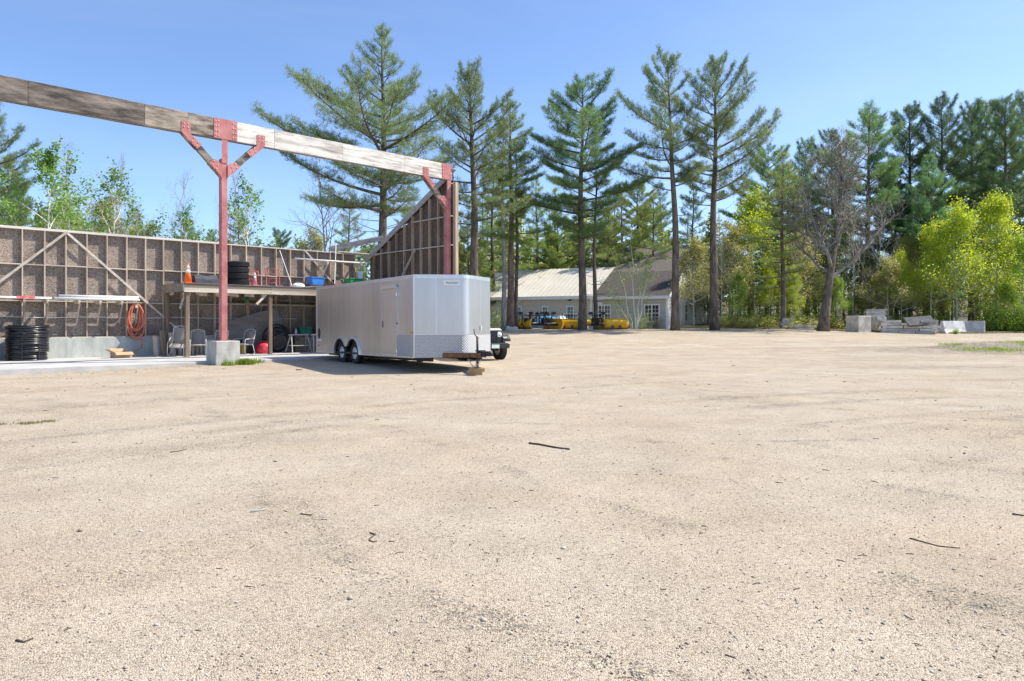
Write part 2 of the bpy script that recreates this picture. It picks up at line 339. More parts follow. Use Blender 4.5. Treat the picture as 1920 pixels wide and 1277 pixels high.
def gravel_mat():
    m, n, l = _nt('sandy_gravel'); p = n['Principled BSDF']
    tc = n.new('ShaderNodeTexCoord')
    def noise(s, d=4, r=.6):
        x = n.new('ShaderNodeTexNoise'); x.inputs['Scale'].default_value = s; x.inputs['Detail'].default_value = d; x.inputs['Roughness'].default_value = r
        l.new(tc.outputs['Object'], x.inputs['Vector']); return x.outputs['Fac']
    def ramp(f, a, b, ca, cb):
        x = n.new('ShaderNodeValToRGB'); x.color_ramp.elements[0].position = a; x.color_ramp.elements[1].position = b
        x.color_ramp.elements[0].color = (*ca, 1); x.color_ramp.elements[1].color = (*cb, 1); l.new(f, x.inputs[0]); return x.outputs[0]
    def mixc(f, a, b, mode='MIX'):
        x = n.new('ShaderNodeMix'); x.data_type = 'RGBA'; x.blend_type = mode
        if isinstance(f, float): x.inputs[0].default_value = f
        else: l.new(f, x.inputs[0])
        l.new(a, x.inputs[6]); l.new(b, x.inputs[7]); return x.outputs[2]
    base = ramp(noise(.35, 6), .35, .68, (.515,.442,.338), (.555,.502,.412))          # sandy / greyer patches
    vo = n.new('ShaderNodeTexVoronoi'); vo.inputs['Scale'].default_value = 120; l.new(tc.outputs['Object'], vo.inputs['Vector'])
    sp = n.new('ShaderNodeSeparateColor'); l.new(vo.outputs['Color'], sp.inputs[0])
    stones = n.new('ShaderNodeValToRGB'); e = stones.color_ramp.elements
    e[0].position = 0; e[0].color = (.42,.38,.35,1); e[1].position = 1; e[1].color = (1.30,1.28,1.26,1)
    for q, c in ((.12,(.62,.57,.53,1)), (.35,(.94,.92,.90,1)), (.8,(1.06,1.05,1.02,1))): x = e.new(q); x.color = c
    l.new(sp.outputs[0], stones.inputs[0])
    dust = ramp(noise(.9, 7, .7), .34, .7, (.86,.85,.84), (1.08,1.08,1.07))
    base = mixc(1.0, base, dust, 'MULTIPLY')
    c = mixc(.95, base, stones.outputs[0], 'MULTIPLY')
    v2 = n.new('ShaderNodeTexVoronoi'); v2.inputs['Scale'].default_value = 260; l.new(tc.outputs['Object'], v2.inputs['Vector'])
    s2 = n.new('ShaderNodeSeparateColor'); l.new(v2.outputs['Color'], s2.inputs[0])
    c = mixc(.8, c, ramp(s2.outputs[1], .0, .9, (.62,.58,.55), (1.2,1.19,1.18)), 'MULTIPLY')
    at = n.new('ShaderNodeAttribute'); at.attribute_name = 'tint'                    # loose grey stones beside the wheel tracks; far edge: leaf litter and painted-in shadow
    v3 = n.new('ShaderNodeTexVoronoi'); v3.inputs['Scale'].default_value = 85; l.new(tc.outputs['Object'], v3.inputs['Vector'])
    s3 = n.new('ShaderNodeSeparateColor'); l.new(v3.outputs['Color'], s3.inputs[0])
    pk = n.new('ShaderNodeMath'); pk.operation = 'MULTIPLY'; l.new(at.outputs['Fac'], pk.inputs[0]); l.new(ramp(noise(2.6, 6, .7), .36, .66, (.10,.10,.10), (.95,.95,.95)), pk.inputs[1])
    sp3 = n.new('ShaderNodeMath'); sp3.operation = 'LESS_THAN'; l.new(s3.outputs[2], sp3.inputs[0]); l.new(pk.outputs[0], sp3.inputs[1])
    c = mixc(sp3.outputs[0], c, mixc(.6, ramp(noise(28, 3), .35, .7, (.17,.145,.115), (.36,.315,.255)), stones.outputs[0], 'MULTIPLY'))
    l.new(c, p.inputs['Base Color']); p.inputs['Roughness'].default_value = .95; p.inputs['Specular IOR Level'].default_value = .2
    ad = n.new('ShaderNodeMath'); ad.operation = 'MULTIPLY_ADD'
    l.new(vo.outputs['Distance'], ad.inputs[0]); ad.inputs[1].default_value = -.9; l.new(noise(22, 5), ad.inputs[2])
    bp = n.new('ShaderNodeBump'); bp.inputs['Strength'].default_value = .85; bp.inputs['Distance'].default_value = .010
    l.new(ad.outputs[0], bp.inputs['Height']); l.new(bp.outputs[0], p.inputs['Normal'])
    return m
M['gravel'] = gravel_mat()
def forest_floor():
    return mat('leaf_litter', (.085,.065,.04), (.17,.14,.08), 3, .95, bump=.6, bscale=15, rnd=0)
M['litter'] = forest_floor()
M['mossdirt'] = mat('mossy_dirt', (.20,.17,.09), (.34,.28,.20), 3, .95, bump=.5, bscale=30, rnd=0)

# ------------------------------------------------------------------ terrain
U = Vector((.718, .697)); VV = Vector((-.697, .718)); O0 = Vector((-9.83, 24.2)); ROT = math.atan2(.697, .718)
def W(a, b, z=0): p = O0 + U*a + VV*b; return (p.x, p.y, z)          # shed coordinates to world
def ss(a, b, x): t = np.clip((np.asarray(x, float)-a)/(b-a), 0, 1); return t*t*(3-2*t)
def terr(X, Y):
    X = np.asarray(X, float); Y = np.asarray(Y, float)
    s = .98*np.clip((Y-30)/24, 0, 1) + .02*np.clip(Y-54, 0, 60) + 9.0*ss(78, 165, Y)
    k = 1-.36*ss(16, 34, X)
    mask = np.maximum(ss(-6, -1, X), ss(41, 50, Y))
    return s*k*mask - .10*(1-ss(20.6, 24.6, Y))
def G(x, y): return float(terr(x, y))
def px(x, Y): return (x-960)/F*Y                                       # lateral position of a photo column at depth Y
rng = np.random.default_rng(3)
_tab = rng.random((256,256))
def vnoise(x, y):
    xi = np.floor(x).astype(int); yi = np.floor(y).astype(int); fx = x-xi; fy = y-yi
    fx = fx*fx*(3-2*fx); fy = fy*fy*(3-2*fy)
    g = lambda i, j: _tab[i & 255, j & 255]
    return (g(xi,yi)*(1-fx)+g(xi+1,yi)*fx)*(1-fy)+(g(xi,yi+1)*(1-fx)+g(xi+1,yi+1)*fx)*fy
def fbm(x, y, o=4):
    r = 0; a = .5
    for i in range(o): r = r+a*vnoise(x*2**i+17*i, y*2**i+5*i); a *= .5
    return r
def tracks(X, Y):
    """wheel tracks: streaks of loose stones along arcs round the yard"""
    d = np.hypot(X-16, Y+9.0); ang = np.arctan2(Y+9, X-16)
    r = fbm(d*2.2, ang*3.0, 4); r2 = fbm(d*.8+40, ang*5.0, 3)
    streak = ss(.47, .66, r)*ss(.38, .56, r2)
    d2 = X*.80+Y*.6; a2 = -X*.6+Y*.8
    s2 = ss(.50, .68, fbm(d2*1.6+9, a2*.22, 4))*ss(.45, .65, fbm(d2*.5, a2*.3+80, 3))
    # two pairs of wheel tracks swinging through the foreground, patchy where the stones were thrown up
    pth = 0
    for pts in TRACKS:
        dm = np.full(np.shape(X), 99.0)
        for (x0, y0), (x1, y1) in zip(pts[:-1], pts[1:]):
            vx, vy = x1-x0, y1-y0; t = np.clip(((X-x0)*vx+(Y-y0)*vy)/(vx*vx+vy*vy), 0, 1); dm = np.minimum(dm, np.hypot(X-x0-t*vx, Y-y0-t*vy))
        pth = np.maximum(pth, np.exp(-(dm/.065)**2)*ss(.38, .58, fbm(X*1.7+3, Y*1.7+8, 3)))
    return np.clip((streak*.7+s2*.5)*(.25+.75*ss(4, 11, Y))+pth, 0, 1)
TRACKS = [[(-.64,8.5),(.4,6.4),(1.16,5.33),(2.0,4.2),(2.6,3.67),(3.6,2.8)], [(-2.4,7.2),(-1.1,4.6),(-.3,3.8),(.34,3.2),(1.2,2.6)], [(2.2,8.0),(3.4,6.6),(4.2,5.6),(5.2,4.6)], [(-6.5,14),(-3.2,9.5),(-1.9,6.2)], [(3.0,17),(8,13),(12,11)], [(2.5,15),(7,11.4),(11,9.6)], [(-1.9,10.5),(-.2,7.6),(.7,6.0),(1.7,4.8),(2.8,3.7)], [(-3.3,8.6),(-1.9,5.6),(-.9,4.3),(0,3.4)], [(3.5,9),(4.9,7.2),(6.2,6.0)], [(-4.5,13),(-1.5,11),(2,10.3),(6,10.6)], [(-5,11.5),(-1.2,9.6),(2.2,8.9),(6.5,9.3)]]
def make_ground():
    xs = np.concatenate([np.linspace(-160,-24,18)[:-1], np.linspace(-24,34,360), np.linspace(34,170,18)[1:]])
    ys = np.concatenate([np.linspace(-30,1.2,12)[:-1], np.linspace(1.2,16,190)[:-1], np.linspace(16,62,120), np.linspace(62,200,14)[1:]])
    X, Y = np.meshgrid(xs, ys); Z = terr(X, Y)
    near = (1-ss(30, 60, Y))
    tr = tracks(X, Y)
    mound = np.exp(-(((X-22.8)/5.5)**2+((Y-33.0)/2.6)**2)**1.0)
    Z = Z + near*(.035*(fbm(X*.5, Y*.5)-.5) + .018*(fbm(X*3, Y*3)-.5) + .028*tr*(fbm(X*7, Y*7)-.25)) + .16*mound + .05*mound*(fbm(X*3, Y*3)-.5)
    # keep the ground under the shed slab flat
    a = (X-O0.x)*U.x+(Y-O0.y)*U.y; b = (X-O0.x)*VV.x+(Y-O0.y)*VV.y
    inside = (b > .1) & (b < 7.5) & (a > -14) & (a < 10.5)
    Z = np.where(inside, np.minimum(Z, 0.0), Z)
    edge = np.exp(-((b-.15)/.3)**2)*((a > -14) & (a < 7.0)); Z = Z+.06*edge*(~inside)
    tint = np.clip(1.0*tr*near*ss(1.5, 3, Y) + 1.0*ss(.12,.4,mound) + .45*ss(10, 22, X+.15*Y)*ss(12, 24, Y)*ss(.38,.62,fbm(X*.25+7, Y*.9+31)) + .7*ss(45, 53, Y)*ss(.40,.6,fbm(X*.8+20, Y*1.5)) + .10*ss(.55, .75, fbm(X*.35+50, Y*.35)), 0, 1)  # far yard edge darkened in patches: leaf litter plus shadow put into the colour
    ny, nx = X.shape; idx = np.arange(nx*ny).reshape(ny, nx)
    q = np.stack([idx[:-1,:-1], idx[:-1,1:], idx[1:,1:], idx[1:,:-1]], -1).reshape(-1, 4)
    tri = np.concatenate([q[:, [0,1,2]], q[:, [0,2,3]]])
    o = np_obj('gravel_yard', np.stack([X, Y, Z], -1).reshape(-1, 3), tri, M['gravel'], tint=tint.ravel(), smooth=True)
    struct(o)
make_ground()
# forest floor lies a few millimetres above the gravel beyond the edge of the yard
def forest_floor_sheet():
    xs = np.linspace(-160, 170, 220); ys = np.linspace(0, 1, 40)
    X, T = np.meshgrid(xs, ys)
    e0 = np.where(X < -4, 44.0, 56.5+.8*np.sin(X*.35)+ 1.5*(fbm(X*.4, X*0+3)-.5)) - 2.5*ss(16, 19, X) 
    Y = e0+(195-e0)*T**2.2
    Z = terr(X, Y)+.004+.10*ss(0, .02, T)+.12*ss(.01,.1,T)*(fbm(X*.5,Y*.5)-.3)
    Z[0] = terr(X[0], Y[0])-.02
    ny, nx = X.shape; idx = np.arange(nx*ny).reshape(ny, nx)
    q = np.stack([idx[:-1,:-1], idx[:-1,1:], idx[1:,1:], idx[1:,:-1]], -1).reshape(-1, 4)
    o = np_obj('forest_floor', np.stack([X, Y, Z], -1).reshape(-1, 3), np.concatenate([q[:, [0,1,2]], q[:, [0,2,3]]]), M['litter'], smooth=True)
    struct(o)
forest_floor_sheet()
M['earth'] = mat('brown_earth_gravel', (.13,.105,.075), (.38,.325,.25), 7, .95, bump=.8, bscale=22, rnd=0, lo=.3, hi=.7, detail=9)
def earth_mound():
    T, Q = np.meshgrid(np.linspace(0, 2*np.pi, 73), np.linspace(0, 1, 26))
    r = Q*(1+.22*(fbm(np.cos(T)*2+5, np.sin(T)*2+9)-.5)*2+.10*np.sin(7*T)*Q)
    X = 24.2+6.0*r*np.cos(T); Y = 33.0+2.3*r*np.sin(T)
    mound = np.exp(-(((X-22.8)/5.5)**2+((Y-33.0)/2.6)**2))
    Z = terr(X, Y)+.035*(fbm(X*.5, Y*.5)-.5)+.16*mound+.05+(.20*(1-Q**2)+.12*(fbm(X*2.3, Y*2.3)-.45))*(1-Q**4)-.16*Q**6
    idx = np.arange(X.size).reshape(X.shape)
    q = np.stack([idx[:-1,:-1], idx[:-1,1:], idx[1:,1:], idx[1:,:-1]], -1).reshape(-1, 4)
    struct(np_obj('earth_mound', np.stack([X, Y, Z], -1).reshape(-1, 3), np.concatenate([q[:, [0,1,2]], q[:, [0,2,3]]]), M['earth'], smooth=True))
earth_mound()
# ================================================================== THE OPEN SHED
def shed_root(name, label, cat, group=None): return thing(name, label, cat, W(0,0), ROT, group)
WB = 6.48                      # back wall line (inner face of studs), measured from the beam line
SLZ = .10
# concrete floor slab with one saw-cut joint
sb = MB().b2(-12, 2.9, .12, 7.0, -.12, SLZ); s1 = struct(sb.build('concrete_slab', M['slab'], bevel=.01)); s1.location = W(0,0); s1.rotation_euler = (0,0,ROT)
sb = MB().b2(2.92, 10.2, .35, 7.0, -.12, SLZ); s2 = struct(sb.build('concrete_slab', M['slab'], bevel=.01)); s2.location = W(0,0); s2.rotation_euler = (0,0,ROT)

# ---- back wall
bw = shed_root('stud_wall', 'long weathered timber stud wall with chipboard sheathing on a low concrete base', 'wall')
MB().b2(-12, 10.1, WB-.06, WB+.24, SLZ-.002, .85).build('concrete_base', M['stem'], bw, bevel=.012)
A0, STEP = -4.66-.69*10, .69
studs = [A0+STEP*i for i in range(0, 31) if A0+STEP*i < 9.7]
ZT, ZB = 4.80, .89
Z1, Z2 = 2.21, 3.54
sm = MB().b2(-.019, .019, WB-.025, WB+.14, ZB, ZT).mesh('stud', M['stud'])
for a in studs:
    o = bpy.data.objects.new('stud', sm); COL.objects.link(o); o.parent = bw; o.location = (a+R.uniform(-.01,.01), R.uniform(-.004,.004), 0)
MB().b2(-12, 10, WB-.03, WB+.16, .85, .89).build('sill_plate', M['girt'], bw)
for i, (x0, x1) in enumerate(((-12, -7.05), (-7.05, -2.3), (-2.3, 2.49), (2.5, 6.1), (6.1, 9.85))):
    MB().b2(x0, x1-.004, WB-.03, WB+.165, ZT, ZT+(.085 if i < 3 else .045)).build('top_plate', M['plate'], bw)
for zz in (Z1, Z2):
    for i in range(len(studs)-1):
        x0, x1 = studs[i]+.021, studs[i+1]-.021
        dz = R.uniform(-.012, .012)
        MB().b2(x0, x1, WB-.027, WB+.137, zz-.019+dz, zz+.019+dz).build('blocking', M['girt'], bw)
def dbrace(x0, z0, x1, z1):
    MB().bar((x0, WB-.046, z0), (x1, WB-.046, z1), .034, .085).build('diagonal_brace', M['girt'], bw)
dbrace(-3.28, 4.80, .95, .92); dbrace(-3.28, 4.80, -7.4, .92); dbrace(6.42, 4.80, 9.7, 1.5)
i = 0
a = -11.56
for k in range(0, len(studs)-1, 2):
    x0 = studs[k]; x1 = studs[min(k+2, len(studs)-1)]
    for (z0, z1) in ((ZB-.02, Z1), (Z1, Z2), (Z2, ZT)):
        MB().b2(x0+.002, x1-.002, WB+.141+R.uniform(0,.004), WB+.158, z0+.002, z1-.002).build('sheathing_panel', M['osb'], bw)
# two white wires stapled along the wall, low down
MB().tube([(x, WB-.02, 1.62+.02*math.sin(x*2)) for x in np.linspace(-7, 6, 40)], .012, 5).build('cable', M['pvc'], bw)

# ---- gable wall
gw = shed_root('gable_wall', 'tall half gable timber wall with dark sheathing sloping down from the red end column', 'wall')
GA = 9.95
def rz(b): return 8.12-.505*b
bs = [.28+.65*i for i in range(10)]
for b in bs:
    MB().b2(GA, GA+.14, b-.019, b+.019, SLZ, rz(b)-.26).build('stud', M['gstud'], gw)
for zz, bmax in ((4.84, 6.4), (6.12, 3.4), (3.5, 6.4), (2.2, 6.4), (7.55,.65)):
    for i in range(len(bs)-1):
        if bs[i+1] < bmax+.1:
            MB().b2(GA-.004, GA+.136, bs[i]+.02, bs[i+1]-.02, zz-.02, zz+.02).build('blocking', M['girt'], gw)
    MB().b2(GA-.004, GA+.136, .0, bs[0]-.02, zz-.02, zz+.02).build('blocking', M['girt'], gw)
MB().bar((GA-.022, -.05, rz(-.05)-.13), (GA-.022, 6.7, rz(6.7)-.13), .045, .26).build('rafter', M['greywood'], gw)
MB().bar((GA+.16, -.05, rz(-.05)+.03), (GA+.16, 6.9, rz(6.9)+.03), .24, .03).build('rake_board', M['greywood'], gw)
for i in range(6):                     # sheathing, one sheet per column of bays and storey
    b0, b1 = i*1.1, min((i+1)*1.1, 6.6)
    zs = [SLZ, 2.2, 3.5, 4.84, 6.12, 9]
    for z0, z1 in zip(zs[:-1], zs[1:]):
        t0, t1 = min(z1, rz(b0)-.02), min(z1, rz(b1)-.02)
        if t0 <= z0+.03: continue
        poly = [(b0+.002, z0+.002), (b1-.002, z0+.002)]
        if t1 > z0+.02: poly += [(b1-.002, t1-.002), (b0+.002, t0-.002)]
        else:
            bx = (8.10-z0)/.505; poly = [(b0+.002, z0+.002), (bx, z0+.002), (b0+.002, t0-.002)]
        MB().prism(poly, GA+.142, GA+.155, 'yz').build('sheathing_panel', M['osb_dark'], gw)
MB().bar((GA-.07, 4.0, 3.1), (GA-.05, 2.5, 4.86), .04, .09, up=(1,0,0)).build('leaning_prop', M['girt'], gw)
MB().b2(GA+.0, GA+.16, -.34, -.16, SLZ-.1, 7.55).build('corner_post', M['gstud'], gw, bevel=.008)
# loose timbers lying on the wall heads
fr = thing('loose_rafter', 'long grey loose timber resting from the wall head up onto the gable rafter', 'timber')
MB().bar(W(7.75, 6.5, 4.98), W(9.98, 5.22, 5.60), .05, .24).build('timber', M['greywood'], fr)
lb = thing('loose_board', 'pale loose board lying on the wall head beside the gable foot', 'timber')
MB().bar(W(8.2, 6.52, 4.90), W(9.9, 6.36, 4.87), .16, .045).build('board', M['plate'], lb)

# ---- ridge beam
rb = shed_root('ridge_beam', 'long heavy laminated timber ridge beam, dark on the left and bleached on the right', 'beam')
BZ0, BZ1 = 7.66, 8.33
MB().b2(-10.2, 10.05, .0, .13, BZ0+.012, BZ1-.012).build('beam_core', M['greywood'], rb)
segs = [(-10.2,-5.62,'beam_dark'), (-5.61,-2.53,'beam_dark'), (-2.52,-1.2,'beam_mid'), (-1.2,-.34,'beam_mid'), (.42,1.78,'beam_light'), (1.79,4.55,'beam_light'), (4.555,7.45,'beam_light'), (7.46,9.72,'beam_light')]
for x0, x1, mm in segs:
    MB().b2(x0, x1, -.07-R.uniform(0,.004), .0, BZ0, BZ1).build('face_board', M[mm], rb, bevel=.006)
for x0, x1, mm in ((-10.2,-4,'beam_dark'), (-3.995,2,'beam_mid'), (2.005,10.0,'beam_mid')):
    MB().b2(x0, x1, .13, .20, BZ0, BZ1).build('back_board', M[mm], rb)

def bolts(m, cs, y, r=.024):
    for x, z in cs: m.lathe([(r, 0), (r*.9, -.014), (r*.4, -.022), (0, -.024)], (x, y, z), 'y', 7)
def steel_column(a, label, sides):
    t = thing('steel_column', label, 'column', W(a, 0), ROT, 'red steel columns carrying the ridge beam')
    z0 = .80
    # box post
    MB().b2(-.10, .10, -.055, .185, z0+.02, 7.0).build('post', M['red_steel'], t, bevel=.006)
    MB().b2(-.105, .105, -.06, .19, 6.45, 6.47).build('weld_band', M['red_steel'], t)
    bp_ = MB().b2(-.2, .2, -.13, .27, z0, z0+.022)
    bp_.build('base_plate', M['red_steel'], t)
    ab = MB()
    for x in (-.16, .16):
        for y in (-.09, .23): ab.tube([(x, y, z0+.02), (x, y, z0+.09)], .013, 6)
    ab.build('anchor_bolts', M['rust'], t, kind='stuff')
    w0, w1 = (-.37, .43) if len(sides) == 2 else (-.40, .10)
    for y0, y1 in ((-.088, -.076), (.202, .214)):
        g = MB().b2(w0, w1, y0, y1, BZ0+.0, BZ1+.01); o = g.build('gusset_plate', M['red_steel'], t, bevel=.003)
    MB().b2(-.10, .10, -.0755, -.0705, 6.85, BZ0).build('splice_plate', M['red_steel'], t)
    m = MB(); xs = [w0+.06, w0+.14]; 
    cs = []
    for k in range(4):
        cs.append((w0+.15, BZ0+.09+k*.165)); cs.append((w0+.06, BZ0+.05+k*.15+.06))
        if len(sides) == 2: cs.append((w1-.15, BZ0+.09+k*.165)); cs.append((w1-.06, BZ0+.05+k*.15+.06))
    bolts(m, cs, -.088); m.build('bolts', M['bolt'], t, kind='stuff')
    # knee braces: timber core with steel shoes
    for s in sides:
        p0 = Vector((s*.10, .06, 6.52)); p1 = Vector((s*1.27, .06, 7.69)); d = (p1-p0).normalized()
        nrm = Vector((-d.z*s, 0, d.x*s))
        MB().bar(p0, p1+d*.02, .13, .21, up=nrm).build('knee_brace', M['beam_mid'], t)
        for q0, q1, mname in ((0, .48, 'low'), (1.05, 1.72, 'high')):
            c0 = p0+d*q0; c1 = p0+d*q1; m = MB()
            hw = .118
            pts = [c0-nrm*hw, c1-nrm*hw, c1+nrm*hw, c0+nrm*hw]
            if mname == 'low': pts = [Vector((s*.10, 0, 6.36)), c1-nrm*hw, c1+nrm*hw, Vector((s*.10, 0, 6.80))]
            else: pts = [c0-nrm*hw, Vector((s*1.42, 0, BZ0+.0)), Vector((s*1.42, 0, BZ0+.36)), Vector((s*1.13, 0, BZ0+.36)), Vector((s*1.13, 0, BZ0-.02)), c0+nrm*hw]
            poly = [(p.x, p.z) for p in pts]
            for y0, y1 in ((-.09, -.077), (.137, .15)):
                MB().prism(poly, y0, y1).build('brace_shoe', M['red_steel'], t)
            mb = MB(); cs = []
            if mname == 'low': 
                for q in (.20, .38):
                    for e in (-.06, .06): c = p0+d*(q+(.05 if e > 0 else 0))+nrm*e; cs.append((c.x, c.z))
            else:
                for q in (1.13, 1.32):
                    for e in (-.06, .06): c = p0+d*(q+(.05 if e > 0 else 0))+nrm*e; cs.append((c.x, c.z))
                for x in (1.21, 1.34):
                    for z in (.17, .29): cs.append((s*x, BZ0+z))
            bolts(mb, cs, -.09); mb.build('bolts', M['bolt'], t, kind='stuff')
        # filler wood between shoe plates at the joint
        MB().prism([(s*.10, 6.38), (s*.42, 6.72), (s*.10, 6.78)] if s > 0 else [(-.10, 6.38), (-.10, 6.78), (-.42, 6.72)], -.05, .13).build('joint_block', M['red_steel'], t)
    return t
steel_column(0, 'red steel column with two riveted knee braces standing on a concrete pier', (-1, 1))
steel_column(9.80, 'red steel end column with one knee brace at the gable wall', (-1,))
steel_column(-9.8, 'red steel column left of the frame under the far end of the beam', (-1, 1))
def pier(a, label):
    o = MB()
    w = .41
    o.prism([(-w,-.36),(w,-.36),(w,.50),(-w,.50)], -.25, .80, 'xy')
    ob = o.build('concrete_pier', M['concrete'], bevel=.025); ob.location = W(a, 0); ob.rotation_euler = (0,0,ROT)
    tag(ob, label, 'pier', 'concrete piers under the steel columns'); return ob
pier(0, 'square stained concrete pier under the red steel column with grass at its foot')
pier(9.8, 'square concrete pier under the end column behind the trailer')
pier(-9.8, 'square concrete pier under the column left of the frame')

# ---- storage loft
LB, LZ = 4.0, 2.93
lf = shed_root('storage_loft', 'rough timber storage loft built against the stud wall behind the red column', 'platform')
for i, (x0, x1) in enumerate(((.1, 3.58), (3.59, 7.2), (7.21, 9.75))):
    MB().b2(x0, x1, LB, LB+.045, LZ-.165, LZ).build('fascia_board', M['deck'], lf)
    MB().b2(x0, x1, LB-.012, LB+.03, LZ-.33, LZ-.168).build('fascia_board', M['fascia'], lf)
MB().b2(.06, .10, LB, WB-.03, LZ-.31, LZ).build('end_joist', M['deck'], lf)
for k in range(12):
    x = .9+k*.78
    MB().b2(x-.02, x+.02, LB+.05, WB-.03, LZ-.26, LZ-.001).build('joist', M['deck'], lf)
for k in range(8):
    x0 = .04+k*1.22
    MB().b2(x0, min(x0+1.216, 9.8), LB-.03, WB-.03, LZ, LZ+.02).build('deck_sheet', M['plywood'], lf)
for x in (.25, 3.6, 6.95, 9.6):
    MB().b2(x-.075, x+.075, LB+.05, LB+.2, SLZ, LZ-.262).build('post', M['oldpost'], lf, bevel=.012)
    MB().b2(x-.075, x+.075, WB-.22, WB-.07, SLZ, LZ-.262).build('post', M['oldpost'], lf, bevel=.012)
MB().bar((.27, LB+.3, LZ-.29), (.27, LB+.95, LZ-.95), .04, .09).build('knee_brace', M['stud'], lf)
MB().bar((3.4, LB+.08, LZ-.35), (3.0, LB+.08, LZ-.75), .04, .09).build('knee_brace', M['stud'], lf)
# boards stored under the deck on the wall blocking
def board(a0, b0, z0, a1, b1, z1, w, h, label, m='girt'):
    t = MB().bar(W(a0,b0,z0), W(a1,b1,z1), w, h).build('stored_board', M[m]); tag(t, label, 'board'); return t
board(2.5, WB-.10, Z1+.035, 8.6, WB-.12, Z1+.03, .14, .04, 'long pale board stored on the wall blocking under the loft')
board(3.0, 5.6, 2.44, 7.9, 5.3, 2.36, .18, .035, 'long thin board hanging under the loft joists behind the second post', 'deck')
bk = thing('hanging_work_lamp', 'small dark green work lamp shade hanging under the loft', 'lamp', W(3.0, 5.0, 2.35), 0)
MB().lathe([(.03,.18),(.05,.16),(.07,.06),(.15,-.02),(.145,-.02),(.06,.05)], n=14).build('lamp_shade', M['dkgreen'], bk, smooth=True)
MB().tube([(0,0,.17),(0,0,.34)], .012, 6).build('hanger', M['black'], bk)
for (a, w, lab) in ((2.05, .22, 'small pale block nailed under the loft joists left of the lamp'), (2.8, .25, 'small pale block nailed under the loft joists beside the lamp')):
    o = MB().box((0,0,0), (w,.05,.15)).build('wood_offcut', M['plate']); o.location = W(a, 4.5, 2.58); o.rotation_euler = (0,0,ROT); tag(o, lab, 'offcut')
# notice sheets under the left loft end
o = MB().box((0,0,0), (.38,.03,.12)).build('wood_offcut', M['plate']); o.location = W(.95, 4.6, 2.60); o.rotation_euler = (0,0,ROT); tag(o, 'pale board end poking out under the loft next to its corner post', 'offcut')

# ---- wall brackets with stored pipes
def rack(name, label, arms, z, L, b_out=.62, mm='stud'):
    t = shed_root(name, label, 'bracket', 'timber wall brackets')
    for a in arms:
        MB().b2(a-.02, a+.02, WB-b_out, WB-.002, z-.14, z).build('arm', M[mm], t)
        MB().bar((a+.045, WB-b_out+.05, z-.04), (a+.045, WB-.03, z-.85), .04, .09, up=(0,1,0)).build('strut', M[mm], t)
    return t
def rods(specs, label, group):
    pos = ('front', 'middle', 'back', 'lying on top') if len(specs) == 3 else ('front', 'middle', 'topmost', 'back')
    for i, (a0, a1, b, z, r, m) in enumerate(specs):
        o = MB().tube([W(a0, b, z), W(a1, b, z)], r, 8).build('stored_pipe', M[m], smooth=True)
        tag(o, pos[i]+' '+label, 'pipe', group)
rack('wall_bracket_rack', 'row of timber brackets on the wall above the black pipe coil', (-5.9, -4.7, -4.0), 2.26, 2.5)
rods([(-7.5, -3.85, WB-.52, 2.305, .045, 'pvc'), (-7.5, -3.95, WB-.36, 2.305, .045, 'pvc'), (-7.4, -4.2, WB-.2, 2.305, .045, 'pvc')], 'white plastic pipe lying on the wall brackets above the black pipe coil', 'white pipes on the left brackets')
rg = MB(); n = 7
vs = []
for i in range(n):
    for j in range(3): vs.append((i*.09, -.07+j*.07+.01*math.sin(i*2), (.052, .06, -.09)[j] if j != 0 else .012-.03*abs(math.sin(i))))
fs = [(i*3+j, (i+1)*3+j, (i+1)*3+j+1, i*3+j+1) for i in range(n-1) for j in range(2)]
rg.add(vs, fs); ro = rg.build('red_rag', M['redpaint']); ro.modifiers.new('s', 'SOLIDIFY').thickness = .012
ro.location = W(-4.9, WB-.54, 2.31); ro.rotation_euler = (0,0,ROT); tag(ro, 'red rag draped over the white pipes on the left brackets', 'rag')
rack('wall_bracket_rack', 'row of timber brackets on the wall left of the red hose', (-3.0, -2.3, -1.55), 2.26, 2.5)
rods([(-3.75, -.95, WB-.50, 2.31, .05, 'pvc'), (-3.5, -.85, WB-.36, 2.31, .05, 'pvc'), (-3.6, -.9, WB-.43, 2.405, .05, 'pvc'), (-3.3, -1.0, WB-.22, 2.31, .045, 'pvc')], 'white plastic pipe bundled on the wall brackets left of the red hose', 'white pipes on the right brackets')
rack('wall_bracket_rack', 'pair of pale timber brackets high on the wall above the loft bins', (7.2, 9.05), 4.30, 2.5, .75, 'plate')
rods([(5.6, 9.2, WB-.62, 4.345, .04, 'pvc'), (6.6, 9.35, WB-.50, 4.345, .04, 'pvc'), (6.4, 9.1, WB-.34, 4.345, .04, 'pvc')], 'white plastic pipe on the high brackets above the loft bins', 'white pipes on the high brackets')
nl = thing('hose_bracket', 'single timber bracket on the wall holding the coiled red hose', 'bracket', W(-.95, WB), ROT)
MB().b2(-.04, .04, -.35, -.002, 2.0, 2.12).build('arm', M['stud'], nl)
MB().bar((.05, -.30, 2.08), (.05, -.03, 1.35), .04, .09, up=(0,1,0)).build('strut', M['stud'], nl)

